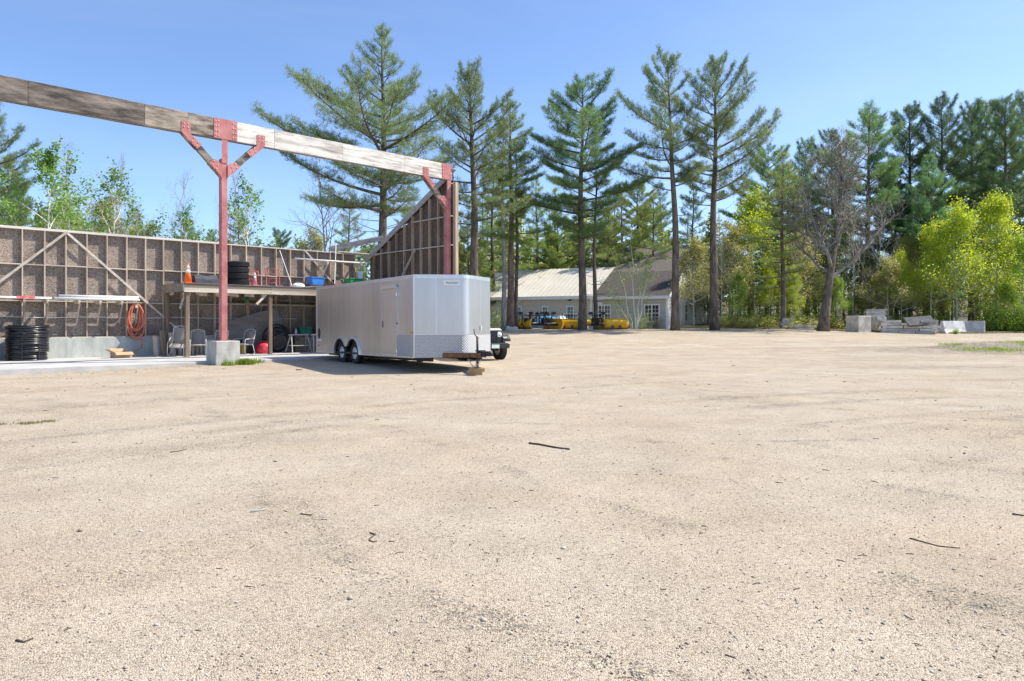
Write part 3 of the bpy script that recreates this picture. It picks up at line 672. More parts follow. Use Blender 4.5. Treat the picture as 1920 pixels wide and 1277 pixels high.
# red hose in hanging loops
hs = MB()
hr = random.Random(4)
for k in range(9):
    w = hr.uniform(.18,.34); hgt = hr.uniform(.95, 1.45); off = hr.uniform(-.06,.06); yo = -.12-k*.022
    pts = []
    for i in range(28):
        t = 2*math.pi*i/28; x = off+w*math.sin(t)*(.75+.25*(1-math.cos(t))/2*1.2); z = 2.15-hgt*(1-math.cos(t))/2
        pts.append((x+.02*math.sin(3*t+k), yo+.02*math.sin(2*t+k), z))
    hs.tube(pts, .024, 6, closed=True)
hs.tube([(.15,-.2,1.0),(.25,-.24,.75),(.22,-.25,.45),(.05,-.25,.33),(-.02,-.25,.35)], .024, 6)
ho = hs.build('coiled_hose', M['hose'], smooth=True); ho.location = W(-.95, WB); ho.rotation_euler = (0,0,ROT)
tag(ho, 'faded red rubber hose hanging in long loops on the wall', 'hose')

# black pipe coils, stacked
def pipe_stack(a, b, label, seed):
    t = thing('pipe_coil_stack', label, 'pipe coil', W(a, b, SLZ), 0, 'stacked black pipe coils'); rr = random.Random(seed)
    z = .035
    for c in range(5):
        m = MB(); n = (4, 4, 4, 3, 3)[c]; cx, cy = rr.uniform(-.03,.03), rr.uniform(-.03,.03); r0 = .60+rr.uniform(-.02,.025)
        for k in range(n):
            for q in range(2):
                r = r0-q*.075+rr.uniform(-.014,.014); dz = rr.uniform(-.006,.006); ph = rr.uniform(0,6)
                m.tube([(cx+r*math.cos(t_), cy+r*math.sin(t_), z+dz+.012*math.sin(t_*2+ph)+(.03*math.sin(t_+ph) if c == 4 else 0)) for t_ in [2*math.pi*i/36 for i in range(36)]], .034, 6, closed=True)
            z += .0655
        m.build('pipe_coil', M['pipe'], t, smooth=True)
        z += .008
    s = MB()
    for ang in (-1.9, -1.2, -.4):
        x, y = .645*math.cos(ang), .645*math.sin(ang); s.box((x, y, .55), (.012,.04,1.0), Matrix.Rotation(ang, 3, 'Z'))
    s.build('strapping', M['black'], t)
    return t
pipe_stack(-4.66, 5.55, 'tall stack of coiled black plastic pipe on the slab below the left brackets', 3)
pipe_stack(-6.35, 5.5, 'stack of coiled black plastic pipe cut off by the left photo edge', 5)

# open cardboard box
cb = thing('cardboard_box', 'open brown cardboard box on the slab below the red hose', 'box', W(-1.75, 5.2, SLZ), ROT+.1)
w, d, h, th = .62, .42, .22, .008
m = MB().b2(-w/2, w/2, -d/2, -d/2+th, 0, h).b2(-w/2, w/2, d/2-th, d/2, 0, h).b2(-w/2, -w/2+th, -d/2, d/2, 0, h).b2(w/2-th, w/2, -d/2, d/2, 0, h).b2(-w/2, w/2, -d/2, d/2, 0, th)
m.build('carton', M['card'], cb)
for p0, p1, wd in (((-w/2,0,h),(-w/2-.2,0,h+.1),d), ((w/2,0,h),(w/2+.1,0,h-.14),d)):
    MB().bar(p0, p1, wd, .008).build('flap', M['card'], cb)
MB().bar((0,-d/2,h),(0,-d/2-.14,h-.10), w, .008).build('flap', M['card'], cb)
MB().bar((0,d/2,h),(0,d/2+.1,h+.12), w, .008).build('flap', M['card'], cb)
o = MB().b2(-.28,.28,-.04,.04,0,.07).build('scrap_board', M['stud']); o.location = W(.1, 6.1, SLZ); o.rotation_euler = (0,0,ROT); tag(o, 'short scrap of board on the slab against the concrete base', 'board')

# ---- things on the loft deck
DZ = LZ+.02
def cone(a, b, z, h, mc, label, faded=False):
    t = thing('traffic_cone', label, 'cone', W(a, b, z), ROT)
    r0, r1 = h*.19, h*.035
    MB().prism([(-h*.25,-h*.2),(-h*.2,-h*.25),(h*.2,-h*.25),(h*.25,-h*.2),(h*.25,h*.2),(h*.2,h*.25),(-h*.2,h*.25),(-h*.25,h*.2)], 0, .03, 'xy').build('base', M[mc], t)
    pr = lambda q: r0+(r1-r0)*q
    def band(q0, q1, m, nm, e): MB().lathe([(pr(q0)+e, .03+q0*(h-.03)), (pr(q1)+e, .03+q1*(h-.03))], n=20).build(nm, M[m], t, smooth=True)
    band(0, 1, mc, 'cone_body', 0)
    if not faded:
        band(.50, .68, 'reflect', 'collar', .004); band(.76, .88, 'reflect', 'collar', .004)
    else: band(.45, .97, 'reflect', 'collar', .004)
cone(.42, 4.5, DZ, .78, 'orange', 'orange traffic cone with two white collars at the left end of the loft')
cone(3.02, 4.3, DZ, .56, 'pink', 'faded pink and white traffic cone beside the stacked tyres')
# dark grey folded sheet
dg = MB(); n = 12; vs = []
for i in range(n+1):
    x = i/n*1.35
    zt = .36+.03*math.sin(i*1.1)-(.10 if i > 9 else 0)*(i-9)/3
    for y, z in ((-.22, 0), (-.19+.02*math.sin(i), zt*.55), (-.06, zt), (.14, zt-.04+.02*math.sin(i*2)), (.2, 0)): vs.append((x, y, z))
fs = [(i*5+j, (i+1)*5+j, (i+1)*5+j+1, i*5+j+1) for i in range(n) for j in range(4)] + [(0,1,2,3,4), tuple(n*5+j for j in (4,3,2,1,0))]
o = dg.add(vs, fs).build('folded_tarp', M['tarp']); o.location = W(.72, 4.75, DZ); o.rotation_euler = (0,0,ROT); tag(o, 'dark grey folded tarp lying on the loft between the orange cone and the red column', 'tarp')
# tyres
def tyre_mesh(r, w, rim, blocks=40):
    m = MB(); pr = []
    for q, y in ((rim, -w*.40), (rim+.03, -w*.47), ((rim+r)/2, -w*.5), (r-.03, -w*.46), (r, -w*.36), (r, w*.36), (r-.03, w*.46), ((rim+r)/2, w*.5), (rim+.03, w*.47), (rim, w*.40), (rim, -w*.40)): pr.append((q, y))
    m.lathe(pr, n=32, cap=False)
    for k in range(blocks):
        a = 2*math.pi*k/blocks
        for yy, off in ((-.28, 0), (-.09, .5), (.1, 0), (.29, .5)):
            aa = a+off*2*math.pi/blocks
            m.box(((r+.004)*math.cos(aa), (r+.004)*math.sin(aa), yy*w), (.022, 2*math.pi*r/blocks*.62, w*.15), Matrix.Rotation(aa, 3, 'Z'))
    return m.mesh('tyre', M['rubber'])
tm = tyre_mesh(.42, .245, .225)
names4 = ('lowest', 'second', 'third', 'topmost')
for k in range(4):
    t = thing('tyre', f'chunky black truck tyre on the loft, {names4[k]} of the stack of four' if k in (0,3) else f'chunky black truck tyre on the loft, {names4[k]} from the bottom of the stack', 'tyre', W(2.42+R.uniform(-.02,.02), 4.55+R.uniform(-.02,.02), DZ+.123+.247*k), R.uniform(0,6), 'tyres stacked on the loft')
    o = bpy.data.objects.new('tread', tm); COL.objects.link(o); o.parent = t
# red hand trucks
def hand_truck(a, b, label, rz_, h=.62, w=.42):
    t = thing('hand_truck', label, 'hand truck', W(a, b, DZ), ROT+rz_)
    for s in (-1, 1):
        MB().tube([(s*w/2, -.22, .03), (s*w/2, -.10, .03), (s*w/2, -.02, .10), (s*w/2, .02, h*.6), (s*w*.55, .06, h)], .022, 8).build('side_rail', M['redpaint'], t, smooth=True)
    for q in (.22, .45, .68, .95):
        MB().tube([(-w/2, .0+.05*q, h*q), (w/2, .0+.05*q, h*q)], .015, 6).build('crossbar', M['redpaint'], t, smooth=True)
    MB().b2(-w/2, w/2, -.26, -.05, 0, .02).build('toe_plate', M['redpaint'], t)
hand_truck(3.22, 4.85, 'red tubular hand truck standing behind the faded cone', .1, .68)
hand_truck(3.95, 4.6, 'red tubular hand truck with curved rails right of the faded cone', -.15, .80, .55)
# white bag-like object, grey board, bins
wb_ = MB().lathe([(.0,.20),(.10,.19),(.17,.13),(.2,.05),(.18,0)], n=14); o = wb_.build('white_tub', M['vinyl'], smooth=True); o.scale = (1.5,1,1); o.location = W(5.0, 4.35, DZ); o.rotation_euler = (0,0,ROT); tag(o, 'small white upturned tub on the loft left of the blue bin', 'tub')
o = MB().bar((0,0,.03),(.8,0,.09),.3,.03).build('grey_board', M['greywood']); o.location = W(5.2, 4.25, DZ); o.rotation_euler = (0,0,ROT); tag(o, 'grey offcut board lying on the loft in front of the blue bin', 'board')
def tote(a, b, z, w, d, h, m, label, rz_=0, lid=False, taper=.86):
    t = thing('storage_bin', label, 'bin', W(a, b, z), ROT+rz_)
    mb = MB(); th = .012
    def ring(s, zz): return [(-w/2*s, -d/2*s, zz), (w/2*s, -d/2*s, zz), (w/2*s, d/2*s, zz), (-w/2*s, d/2*s, zz)]
    vs = ring(taper, 0)+ring(1, h)+ring(.95, h)+ring(taper*.95, .02)
    fs = [(3,2,1,0)]
    for i in range(4):
        j = (i+1) % 4; fs += [(i, j, 4+j, 4+i), (4+i, 4+j, 8+j, 8+i), (8+i, 8+j, 12+j, 12+i)]
    fs.append((12,13,14,15)); mb.add(vs, fs).build('tub', M[m], t, bevel=.01)
    if not lid:
        MB().b2(-w/2-.02, w/2+.02, -d/2-.02, -d/2+.012, h-.035, h+.006).b2(-w/2-.02, w/2+.02, d/2-.012, d/2+.02, h-.035, h+.006).b2(-w/2-.02, -w/2+.012, -d/2+.013, d/2-.013, h-.035, h+.006).b2(w/2-.012, w/2+.02, -d/2+.013, d/2-.013, h-.035, h+.006).build('rim', M[m], t)
    return t
bt = thing('black_crate', 'low black crate on the loft under the blue bin', 'crate', W(6.0, 4.7, DZ), ROT)
MB().b2(-.42,.42,-.25,.25,0,.16).build('crate_body', M['blackpl'], bt, bevel=.015)
for k in range(5): MB().b2(-.36+k*.16,-.28+k*.16,-.262,-.25,.03,.13).build('rib', M['blackpl'], bt)
tote(6.0, 4.7, DZ+.163, .66, .46, .34, 'blue', 'bright blue plastic bin on the loft', .12)
tote(7.35, 4.9, DZ, .75, .5, .24, 'redpl', 'dark red low box on the loft between the blue and green bins', 0)
gb = thing('green_bin', 'bright green bin with a sloping lid on the loft, seen over the trailer roof', 'bin', W(8.35, 5.0, DZ), ROT)
MB().prism([(-.55,0),(.6,0),(.62,.22),(.15,.50),(-.55,.52)], -.3, .3).build('bin_body', M['green'], gb, bevel=.02)
MB().b2(-.58,.16,-.33,.33,.515,.545).build('lid', M['green'], gb, bevel=.01)
lp = thing('plywood_scrap', 'pale triangular plywood scrap leaning on the wall behind the green bin', 'plywood', W(7.9, 6.2, DZ), ROT)
MB().prism([(-.1,0),(.55,0),(.02,.95)], 0, .02).build('panel', M['osb'], lp)
# loose conduit leaning on the wall
o = MB().tube([W(5.0,4.9,DZ+.02), W(5.15,WB-.05,4.72)], .02, 6).build('leaning_conduit', M['pvc']); tag(o, 'thin white conduit leaning from the loft deck against the wall behind the red hand trucks', 'pipe')
o = MB().tube([W(7.3,5.3,DZ+.02), W(7.95,WB-.2,5.25)], .02, 6).build('leaning_conduit', M['pvc']); tag(o, 'thin white conduit rising above the wall head right of the blue bin', 'pipe')
o = MB().bar(W(8.6,5.2,DZ+.3), W(8.75,5.35,DZ+.95), .22, .02).build('blue_board', M['ltblue']); tag(o, 'small pale blue board end showing above the trailer roof', 'board')

# ---- things under the loft
def patio_chair(a, b, yaw, label, z=SLZ, tilt=None):
    t = thing('patio_chair', label, 'chair', W(a, b, z), 0, 'grey sling patio chairs', rot=(tilt[0], tilt[1], ROT+yaw) if tilt else (0,0,ROT+yaw))
    # faces -y
    sw = .25
    m = MB(); n = 8; vs = []
    for i in range(n+1):
        q = i/n; y = -.26+.5*q; z_ = .44-.05*q-.02*math.sin(q*math.pi)
        vs += [(-sw, y, z_), (sw, y, z_)]
    m.add(vs, [(2*i, 2*i+1, 2*i+3, 2*i+2) for i in range(n)]); o = m.build('seat', M['sling'], t, smooth=True); o.modifiers.new('s','SOLIDIFY').thickness = .012
    m = MB(); vs = []
    for i in range(n+1):
        q = i/n; y = .24+.20*q+.03*math.sin(q*math.pi); z_ = .40+.55*q
        vs += [(-sw+.01, y, z_), (sw-.01, y, z_)]
    m.add(vs, [(2*i, 2*i+1, 2*i+3, 2*i+2) for i in range(n)]); o = m.build('backrest', M['sling'], t, smooth=True); o.modifiers.new('s','SOLIDIFY').thickness = .012
    MB().tube([(-sw, .24, .40), (-sw-.005, .36, .70), (-sw-.005, .44, .95), (-sw+.02, .455, .99), (-.12, .47, 1.035), (0, .475, 1.05), (.12, .47, 1.035), (sw-.02, .455, .99), (sw+.005, .44, .95), (sw+.005, .36, .70), (sw, .24, .40)], .017, 8).build('back_frame', M['taupe'], t, smooth=True)
    MB().tube([(-sw, .442, .955), (-.1, .45, .965), (0, .455, .95), (.1, .45, .965), (sw, .442, .955)], .013, 6).build('back_rail', M['taupe'], t, smooth=True)
    MB().tube([(-sw, -.26, .44), (sw, -.26, .44)], .017, 8).build('front_rail', M['taupe'], t, smooth=True)
    for s in (-1, 1):
        x = s*(sw+.04)
        MB().tube([(x, -.30, 0.015), (x, -.33, .35), (x, -.31, .58), (x, -.26, .63), (x, .0, .655), (x, .22, .65), (x-s*.03, .36, .70)], .017, 8).build('arm', M['taupe'], t, smooth=True)
        MB().tube([(x, -.30, .018), (x, -.1, .016), (x, .25, .018), (x, .33, .05), (x-s*.03, .24, .40)], .015, 8).build('leg', M['taupe'], t, smooth=True)
        MB().tube([(s*sw, -.26, .44), (s*sw, 0, .41), (s*sw, .24, .40)], .015, 8).build('seat_rail', M['taupe'], t, smooth=True)
    return t
patio_chair(.12, 4.75, -.55, 'grey sling patio chair folded forward behind the left loft post', z=SLZ+.05, tilt=(.38, .1))
patio_chair(.95, 4.9, -.35, 'grey sling patio chair right of the left loft post')
patio_chair(1.75, 4.9, -.75, 'grey sling patio chair half hidden behind the red column')
patio_chair(2.75, 4.75, -1.05, 'grey sling patio chair turned sideways right of the red column')
# plywood leaning
pl = thing('plywood_sheet', 'big grey plywood sheet leaning askew under the loft', 'plywood', W(2.55, 6.0, SLZ+.02), ROT)
MB().prism([(.22,0),(2.9,.32),(2.35,2.02),(-.12,1.32)], -.01, .01).build('sheet', M['plywood'], pl)
pl.rotation_euler = (-.12, 0, ROT)
# pipe coil standing upright
uc = thing('upright_pipe_coil', 'big loose coil of black pipe standing upright under the loft', 'pipe coil', W(4.65, 5.75, SLZ), ROT)
rr = random.Random(8)
for g in range(2):
    m = MB()
    for k in range(6):
        r = .62-.045*k-.02*g+rr.uniform(-.03,.03); y = -.16*g-.03*k+rr.uniform(-.03,.03)
        m.tube([(r*math.cos(t_)*1.03+.02*rr.random(), y+.03*math.sin(t_+k), r+.03+.02*k*rr.random()+r*math.sin(t_)) for t_ in [2*math.pi*i/34 for i in range(34)]], .024, 6, closed=True)
    m.build('pipe_loops', M['pipe'], uc, smooth=True)
# green crate, bottle on a wood box
wb2 = thing('wooden_box', 'dark wooden box against the wall under the loft', 'box', W(6.2, 6.05, SLZ), ROT)
for k in range(5): MB().b2(-.6,.6,-.25,-.23,.02+k*.16,.165+k*.16).build('plank', M['oldpost'], wb2)
MB().b2(-.6,.6,-.229,.2,.0,.80).build('box_body', M['oldpost'], wb2)
tote(6.15, 6.0, SLZ+.81, .6, .35, .30, 'dkgreen', 'dark green plastic crate on the wooden box under the loft', 0)
bo = thing('white_bottle', 'small white plastic bottle on the wooden box under the loft', 'bottle', W(5.7, 5.95, SLZ+.81), 0)
MB().lathe([(.05,0),(.055,.03),(.055,.16),(.02,.2),(.02,.22)], n=12).build('bottle', M['vinyl'], bo, smooth=True); MB().lathe([(.024,.22),(.024,.25)], n=10).build('cap', M['vinyl'], bo)
# buckets and red jug
def bucket(a, b, r, h, m, label):
    t = thing('bucket', label, 'bucket', W(a, b, SLZ), ROT)
    MB().lathe([(r*.88,0),(r,h),(r*1.05,h),(r*1.05,h-.04),(r*1.01,h-.045)], n=20).build('pail', M[m], t, smooth=True)
    MB().lathe([(0,h+.012),(r*1.06,h+.012),(r*1.06,h-.01)], n=20).build('lid', M[m], t)
    MB().tube([(r*1.02*math.cos(q), -.05-.08*math.sin(q), h-.05-.16*math.sin(q)) for q in [math.pi*i/10 for i in range(11)]], .006, 5).build('handle', M['galv'], t)
bucket(2.52, 5.35, .15, .36, 'ltblue', 'pale blue bucket under the sideways patio chair')
bucket(2.95, 5.35, .17, .38, 'yellow', 'yellow lidded bucket under the sideways patio chair')
bx2 = thing('black_bin', 'black plastic bin beside the red jug under the loft', 'bin', W(3.25, 5.6, SLZ), ROT)
MB().prism([(-.2,0),(.2,0),(.24,.55),(-.24,.55)], -.2, .2).build('bin_body', M['blackpl'], bx2, bevel=.02)
MB().b2(-.26,.26,-.22,.22,.55,.58).build('lid', M['blackpl'], bx2, bevel=.008)
rj = thing('red_jug', 'round red plastic jug behind the second loft post', 'jug', W(3.75, 5.0, SLZ), ROT)
MB().lathe([(.27,0),(.31,.05),(.32,.22),(.29,.36),(.2,.44),(.09,.46)], n=24).build('jug_body', M['redpl'], rj, smooth=True)
MB().lathe([(.06,.46),(.06,.50),(.0,.505)], n=14).build('cap', M['blackpl'], rj)
MB().tube([(-.16,0,.44),(-.14,0,.52),(.14,0,.52),(.16,0,.44)], .02, 8).build('handle', M['redpl'], rj, smooth=True)
for s in (-1,1): MB().b2(s*.14-.05, s*.14+.05, -.325,-.285,.16,.28).build('recess', M['redpaint'], rj)
# sawhorses
def sawhorse(a, b, label, yaw):
    t = thing('sawhorse', label, 'sawhorse', W(a, b, SLZ), ROT+yaw, 'folding metal sawhorses')
    MB().b2(-.5,.5,-.05,.05,.76,.82).build('top_rail', M['galv'], t, bevel=.006)
    for sx in (-1,1):
        for sy in (-1,1):
            MB().bar((sx*.40, sy*.04, .76), (sx*.50, sy*.27, .0), .045, .03).build('leg', M['galv'], t)
        MB().bar((sx*.455,-.16,.34),(sx*.455,.16,.34),.03,.03).build('spreader', M['galv'], t)
    MB().b2(-.45,.45,-.16,.16,.30,.325).build('tray', M['galv'], t)
sawhorse(5.3, 4.9, 'grey metal folding sawhorse right of the second loft post', .12)
sawhorse(6.35, 4.8, 'grey metal folding sawhorse partly hidden by the trailer rear', -.06)
# firewood and scrap behind the chairs
for k, (a, h, w, m, lab) in enumerate(((-.35, .80, .16, 'stud', 'short upright scrap plank nearest the concrete base under the loft end'), (-.05, 1.0, .22, 'oldpost', 'brown upright scrap plank behind the folded patio chair'), (.30, .92, .2, 'stud', 'tan upright scrap plank behind the left loft post'))):
    o = MB().bar((0,0,0),(0,.18,h),w,.05,up=(0,1,0)).build('scrap_plank', M[m]); o.location = W(a, 5.75, SLZ); o.rotation_euler = (0,0,ROT+.1*k); tag(o, lab, 'plank')
pb = thing('pallet', 'low wooden pallet standing against the wall behind the patio chairs', 'pallet', W(1.15, 6.05, SLZ), ROT)
for k in range(7): MB().b2(-.55+k*.17,-.43+k*.17,-.02,.0,0,.75).build('slat', M['stud'], pb)
for z in (.08,.36,.64): MB().b2(-.56,.6,.001,.08,z,z+.06).build('stringer', M['oldpost'], pb)
o = MB().b2(-.2,.2,-.14,.14,0,.26).build('carton', M['card'], bevel=.004); o.location = W(1.25, 6.04, SLZ+.752); o.rotation_euler = (0,0,ROT+.2); tag(o, 'brown carton on the pallet between the patio chairs', 'carton')
# ================================================================== ENCLOSED TRAILER
def diamond_mat(rot=(45,0,0), d2='Y'):
    m, n, l = _nt('diamond_plate'); p = n['Principled BSDF']
    tc = n.new('ShaderNodeTexCoord'); mp = n.new('ShaderNodeMapping'); mp.inputs['Rotation'].default_value = tuple(rad(a) for a in rot)
    l.new(tc.outputs['Object'], mp.inputs[0])
    w1 = n.new('ShaderNodeTexWave'); w1.inputs['Scale'].default_value = 5.5; w1.bands_direction = d2
    w2 = n.new('ShaderNodeTexWave'); w2.inputs['Scale'].default_value = 5.5; w2.bands_direction = 'Z'
    l.new(mp.outputs[0], w1.inputs[0]); l.new(mp.outputs[0], w2.inputs[0])
    mu = n.new('ShaderNodeMath'); mu.operation = 'MULTIPLY'; l.new(w1.outputs['Fac'], mu.inputs[0]); l.new(w2.outputs['Fac'], mu.inputs[1])
    bp = n.new('ShaderNodeBump'); bp.inputs['Strength'].default_value = 1.0; bp.inputs['Distance'].default_value = .02
    l.new(mu.outputs[0], bp.inputs['Height']); l.new(bp.outputs[0], p.inputs['Normal'])
    cr = n.new('ShaderNodeValToRGB'); cr.color_ramp.elements[0].color = (.40,.405,.41,1); cr.color_ramp.elements[1].color = (.66,.67,.68,1); cr.color_ramp.elements[1].position = .6
    l.new(mu.outputs[0], cr.inputs[0]); l.new(cr.outputs[0], p.inputs['Base Color'])
    p.inputs['Metallic'].default_value = .45; p.inputs['Roughness'].default_value = .45
    return m
M['diamond'] = diamond_mat(); M['diamond_side'] = diamond_mat((0,45,0), 'X')
def text_mesh(body, size, ext=.001):
    cu = bpy.data.curves.new('lettering', 'FONT'); cu.body = body; cu.size = size; cu.extrude = ext; cu.align_x = 'CENTER'; cu.align_y = 'CENTER'
    ob = bpy.data.objects.new('tmp', cu); COL.objects.link(ob)
    dg = bpy.context.evaluated_depsgraph_get(); me = bpy.data.meshes.new_from_object(ob.evaluated_get(dg))
    bpy.data.objects.remove(ob); me.name = 'lettering'; return me

TL, TW, TZ0, TZ1 = 7.7, 2.75, .37, 2.83
tr = thing('enclosed_trailer', 'silver enclosed V-nose cargo trailer parked on the gravel', 'trailer', (-2.9, 21.0, 0), rot=(0, -.009, math.atan2(-.803, .596)))
# plan outline of the nose, rounded at the tip
NX = .765
def nose_pts(off=0):
    c = [(0+off*.0, -off)]
    A = Vector((0, -off)); B = Vector((NX+off, TW/2)); C = Vector((0, TW+off))
    p0 = B+(A-B).normalized()*.15; p1 = B+(C-B).normalized()*.15
    pts = [tuple(A), tuple(A.lerp(p0,.5)), tuple(A.lerp(p0,.97))]
    for i in range(9):
        t = i/8; q = p0*(1-t)**2+B*2*t*(1-t)+p1*t*t; pts.append(tuple(q))
    pts += [tuple(C.lerp(p1,.97)), tuple(C.lerp(p1,.5)), tuple(C)]; return pts
arch = []
for a in range(180, 29, -10): arch.append((-5.4+.50*math.cos(rad(a)), .40+.50*math.sin(rad(a))))
arch2 = []
for a in range(150, -1, -10): arch2.append((-4.3+.50*math.cos(rad(a)), .40+.50*math.sin(rad(a))))
poly = [(-TL, TZ0)]+[(-5.9, TZ0)]+arch[1:]+[(-4.85,.62)]+arch2[:-1]+[(-3.8, TZ0)]+[(0, TZ0), (0, TZ1), (-TL, TZ1)]
def poly_sheet(poly, y0, y1):
    m = MB(); m.prism(poly, y0, y1); return m
side = poly_sheet(poly, 0, .03).build('side_panel', M['silver'], tr)
poly_sheet(poly, TW-.03, TW).build('side_panel', M['silver'], tr)
MB().b2(-TL, -TL+.03, .031, TW-.031, TZ0, TZ1).build('rear_door', M['silver'], tr)
npz = nose_pts()
def nose_band(z0, z1, off, name, m, kind=None):
    pts = nose_pts(off); b = MB(); n = len(pts)
    vs = [(x, y, z0) for x, y in pts]+[(x, y, z1) for x, y in pts]
    b.add(vs, [(i, i+1, n+i+1, n+i) for i in range(n-1)])
    o = b.build(name, m, tr); 
    o.data.polygons.foreach_set('use_smooth', [True]*len(o.data.polygons)); s = o.modifiers.new('s','SOLIDIFY'); s.thickness = .006; s.offset = 0; s.use_rim = False
    return o
nose_band(TZ0, TZ1, 0, 'nose_panel', M['silver'])
nose_band(TZ0, 1.05, .008, 'stone_guard', M['diamond'])
nose_band(1.05, 1.065, .014, 'guard_trim', M['trim'])
nose_band(TZ1-.10, TZ1+.01, .012, 'roof_trim', M['trim'])
rp = [(-TL, 0)]+[p for p in npz]+[(-TL, TW)]
MB().prism(rp, TZ1, TZ1+.015, 'xy').build('roof', M['trim'], tr)
MB().prism([(-TL, .04)]+[(x-.05 if x > .1 else x-.02, min(max(y,.04),TW-.04)) for x, y in npz]+[(-TL, TW-.04)], TZ0+.001, TZ0+.06, 'xy').build('floor', M['black'], tr)
MB().b2(-TL-.01, 0.0, -.012, 0, TZ1-.09, TZ1+.012).build('roof_trim', M['trim'], tr, bevel=.005)
MB().b2(-TL, -5.92, -.01, 0, TZ0-.012, TZ0+.04).build('bottom_trim', M['trim'], tr)
MB().b2(-3.78, .0, -.01, 0, TZ0-.012, TZ0+.04).build('bottom_trim', M['trim'], tr)
MB().b2(-.03, .012, -.014, .012, TZ0, TZ1-.1).build('corner_trim', M['trim'], tr, bevel=.004)
MB().b2(-TL-.01, -TL+.05, -.012, 0, TZ0, TZ1-.1).build('corner_trim', M['trim'], tr)
MB().b2(-1.0, -.03, -.008, 0, TZ0+.042, 1.05).build('stone_guard', M['diamond_side'], tr)
# panel seams of the skin (shallow cover strips)
for x in (-6.5, -5.3, -4.1, -2.9): MB().b2(x-.012, x+.012, -.0025, 0, TZ0+.6 if -6 < x < -3.7 else TZ0+.05, TZ1-.1).build('seam_strip', M['silver'], tr)
# side door
dr = MB().b2(-2.04, -1.07, -.016, -.003, .47, 2.48).build('door', M['silver'], tr, bevel=.006)
for x0, x1, z0, z1 in ((-2.085,-2.045,.44,2.5), (-1.065,-1.025,.44,2.5), (-2.085,-1.025,.41,.465)):
    MB().b2(x0, x1, -.022, -.002, z0, z1).build('door_frame', M['trim'], dr)
MB().prism([(-2.14,2.50),(-.97,2.50),(-1.04,2.60),(-2.07,2.60)], -.05, 0).build('drip_cap', M['trim'], dr)
MB().b2(-2.02, -1.965, -.034, -.015, 1.30, 1.46).build('door_latch', M['black'], dr, bevel=.006)
MB().b2(-2.026, -1.960, -.020, -.016, 1.26, 1.50).build('latch_plate', M['chrome'], dr)
for z in (.55, 2.3): MB().tube([(-1.05,-.028,z-.05),(-1.05,-.028,z+.05)], .014, 8).build('hinge', M['chrome'], dr)
MB().lathe([(.028,-.02),(.028,0)], (-1.045,-.012,1.40), 'y', 10).build('door_hold', M['black'], dr)
# lights, vent, stickers
MB().b2(-.22, -.08, -.02, 0, 1.09, 1.15).build('marker_light', M['amber'], tr, bevel=.008)
MB().lathe([(.03,-.012),(.03,0)], (-7.45,-.003,.62), 'y', 10).build('marker_light', M['redpl'], tr)
v = MB().lathe([(.0,-.018),(.12,-.018),(.14,0)], (0,0,0), 'y', 18).build('side_vent', M['blackpl'], tr); v.scale = (.75,1,1.5); v.location = (-7.42,-.002,1.08)
MB().b2(-7.6,-7.15,-.004,-.001,.80,.86).build('maker_sticker', M['vinyl'], tr)
st = MB().b2(-.24, .24, -.003, 0, -.075, .075).build('logo_sticker', M['vinyl'], tr)
A_ = Vector((0,0)); B_ = Vector((NX, TW/2)); dA = (B_-A_).normalized(); q = B_-dA*.45
st.location = (q.x+dA.y*.008, q.y-dA.x*.008, 2.60); st.rotation_euler = (0,0,math.atan2(dA.y, dA.x))
tm_ = text_mesh('Haulmark', .092); tm_.materials.append(M['black'])
lo_ = bpy.data.objects.new('lettering', tm_); COL.objects.link(lo_); lo_.parent = st; lo_.rotation_euler = (rad(90),0,0); lo_.location = (.01,-.0045,0)
for (q_, z) in ((.06, 2.79), (.5,2.79)): 
    p_ = A_.lerp(B_, q_); MB().lathe([(.022,-.014),(.022,0)], (p_.x+.01, p_.y-.03, z), 'y', 8).build('clearance_light', M['amber'], tr)
nh = MB().b2(-.02,.02,-.03,0,-.07,.07).build('nose_hook', M['vinyl'], tr); p_ = Vector((0,TW)).lerp(B_, .45); nh.location = (p_.x+.03, p_.y, 1.25); nh.rotation_euler = (0,0,math.atan2(1,-.55)+math.pi/2)
for P0, P1, q_ in ((Vector((0,0)), B_, .42), (Vector((0,TW)), B_, .45)):       # cover strips on the nose skin
    c_ = P0.lerp(P1, q_); d_ = (P1-P0).normalized(); n_ = Vector((abs(d_.y), -d_.x*(1 if d_.y > 0 else -1)))
    o = MB().b2(-.014, .014, -.003, .003, 1.07, TZ1-.1).build('seam_strip', M['trim'], tr); o.location = (c_.x+n_.x*.004, c_.y+n_.y*.004, 0); o.rotation_euler = (0,0,math.atan2(d_.y, d_.x))
rv = MB()
for i in range(70):
    x = -TL+.08+i*.11
    for z in (TZ1-.04, TZ0+.02):
        if z > 1 or not (-5.95 < x < -3.75): rv.lathe([(.009,-.016),(.006,-.02),(0,-.021)], (x,0,z), 'y', 6)
rv.build('rivets', M['galv'], tr, kind='stuff')
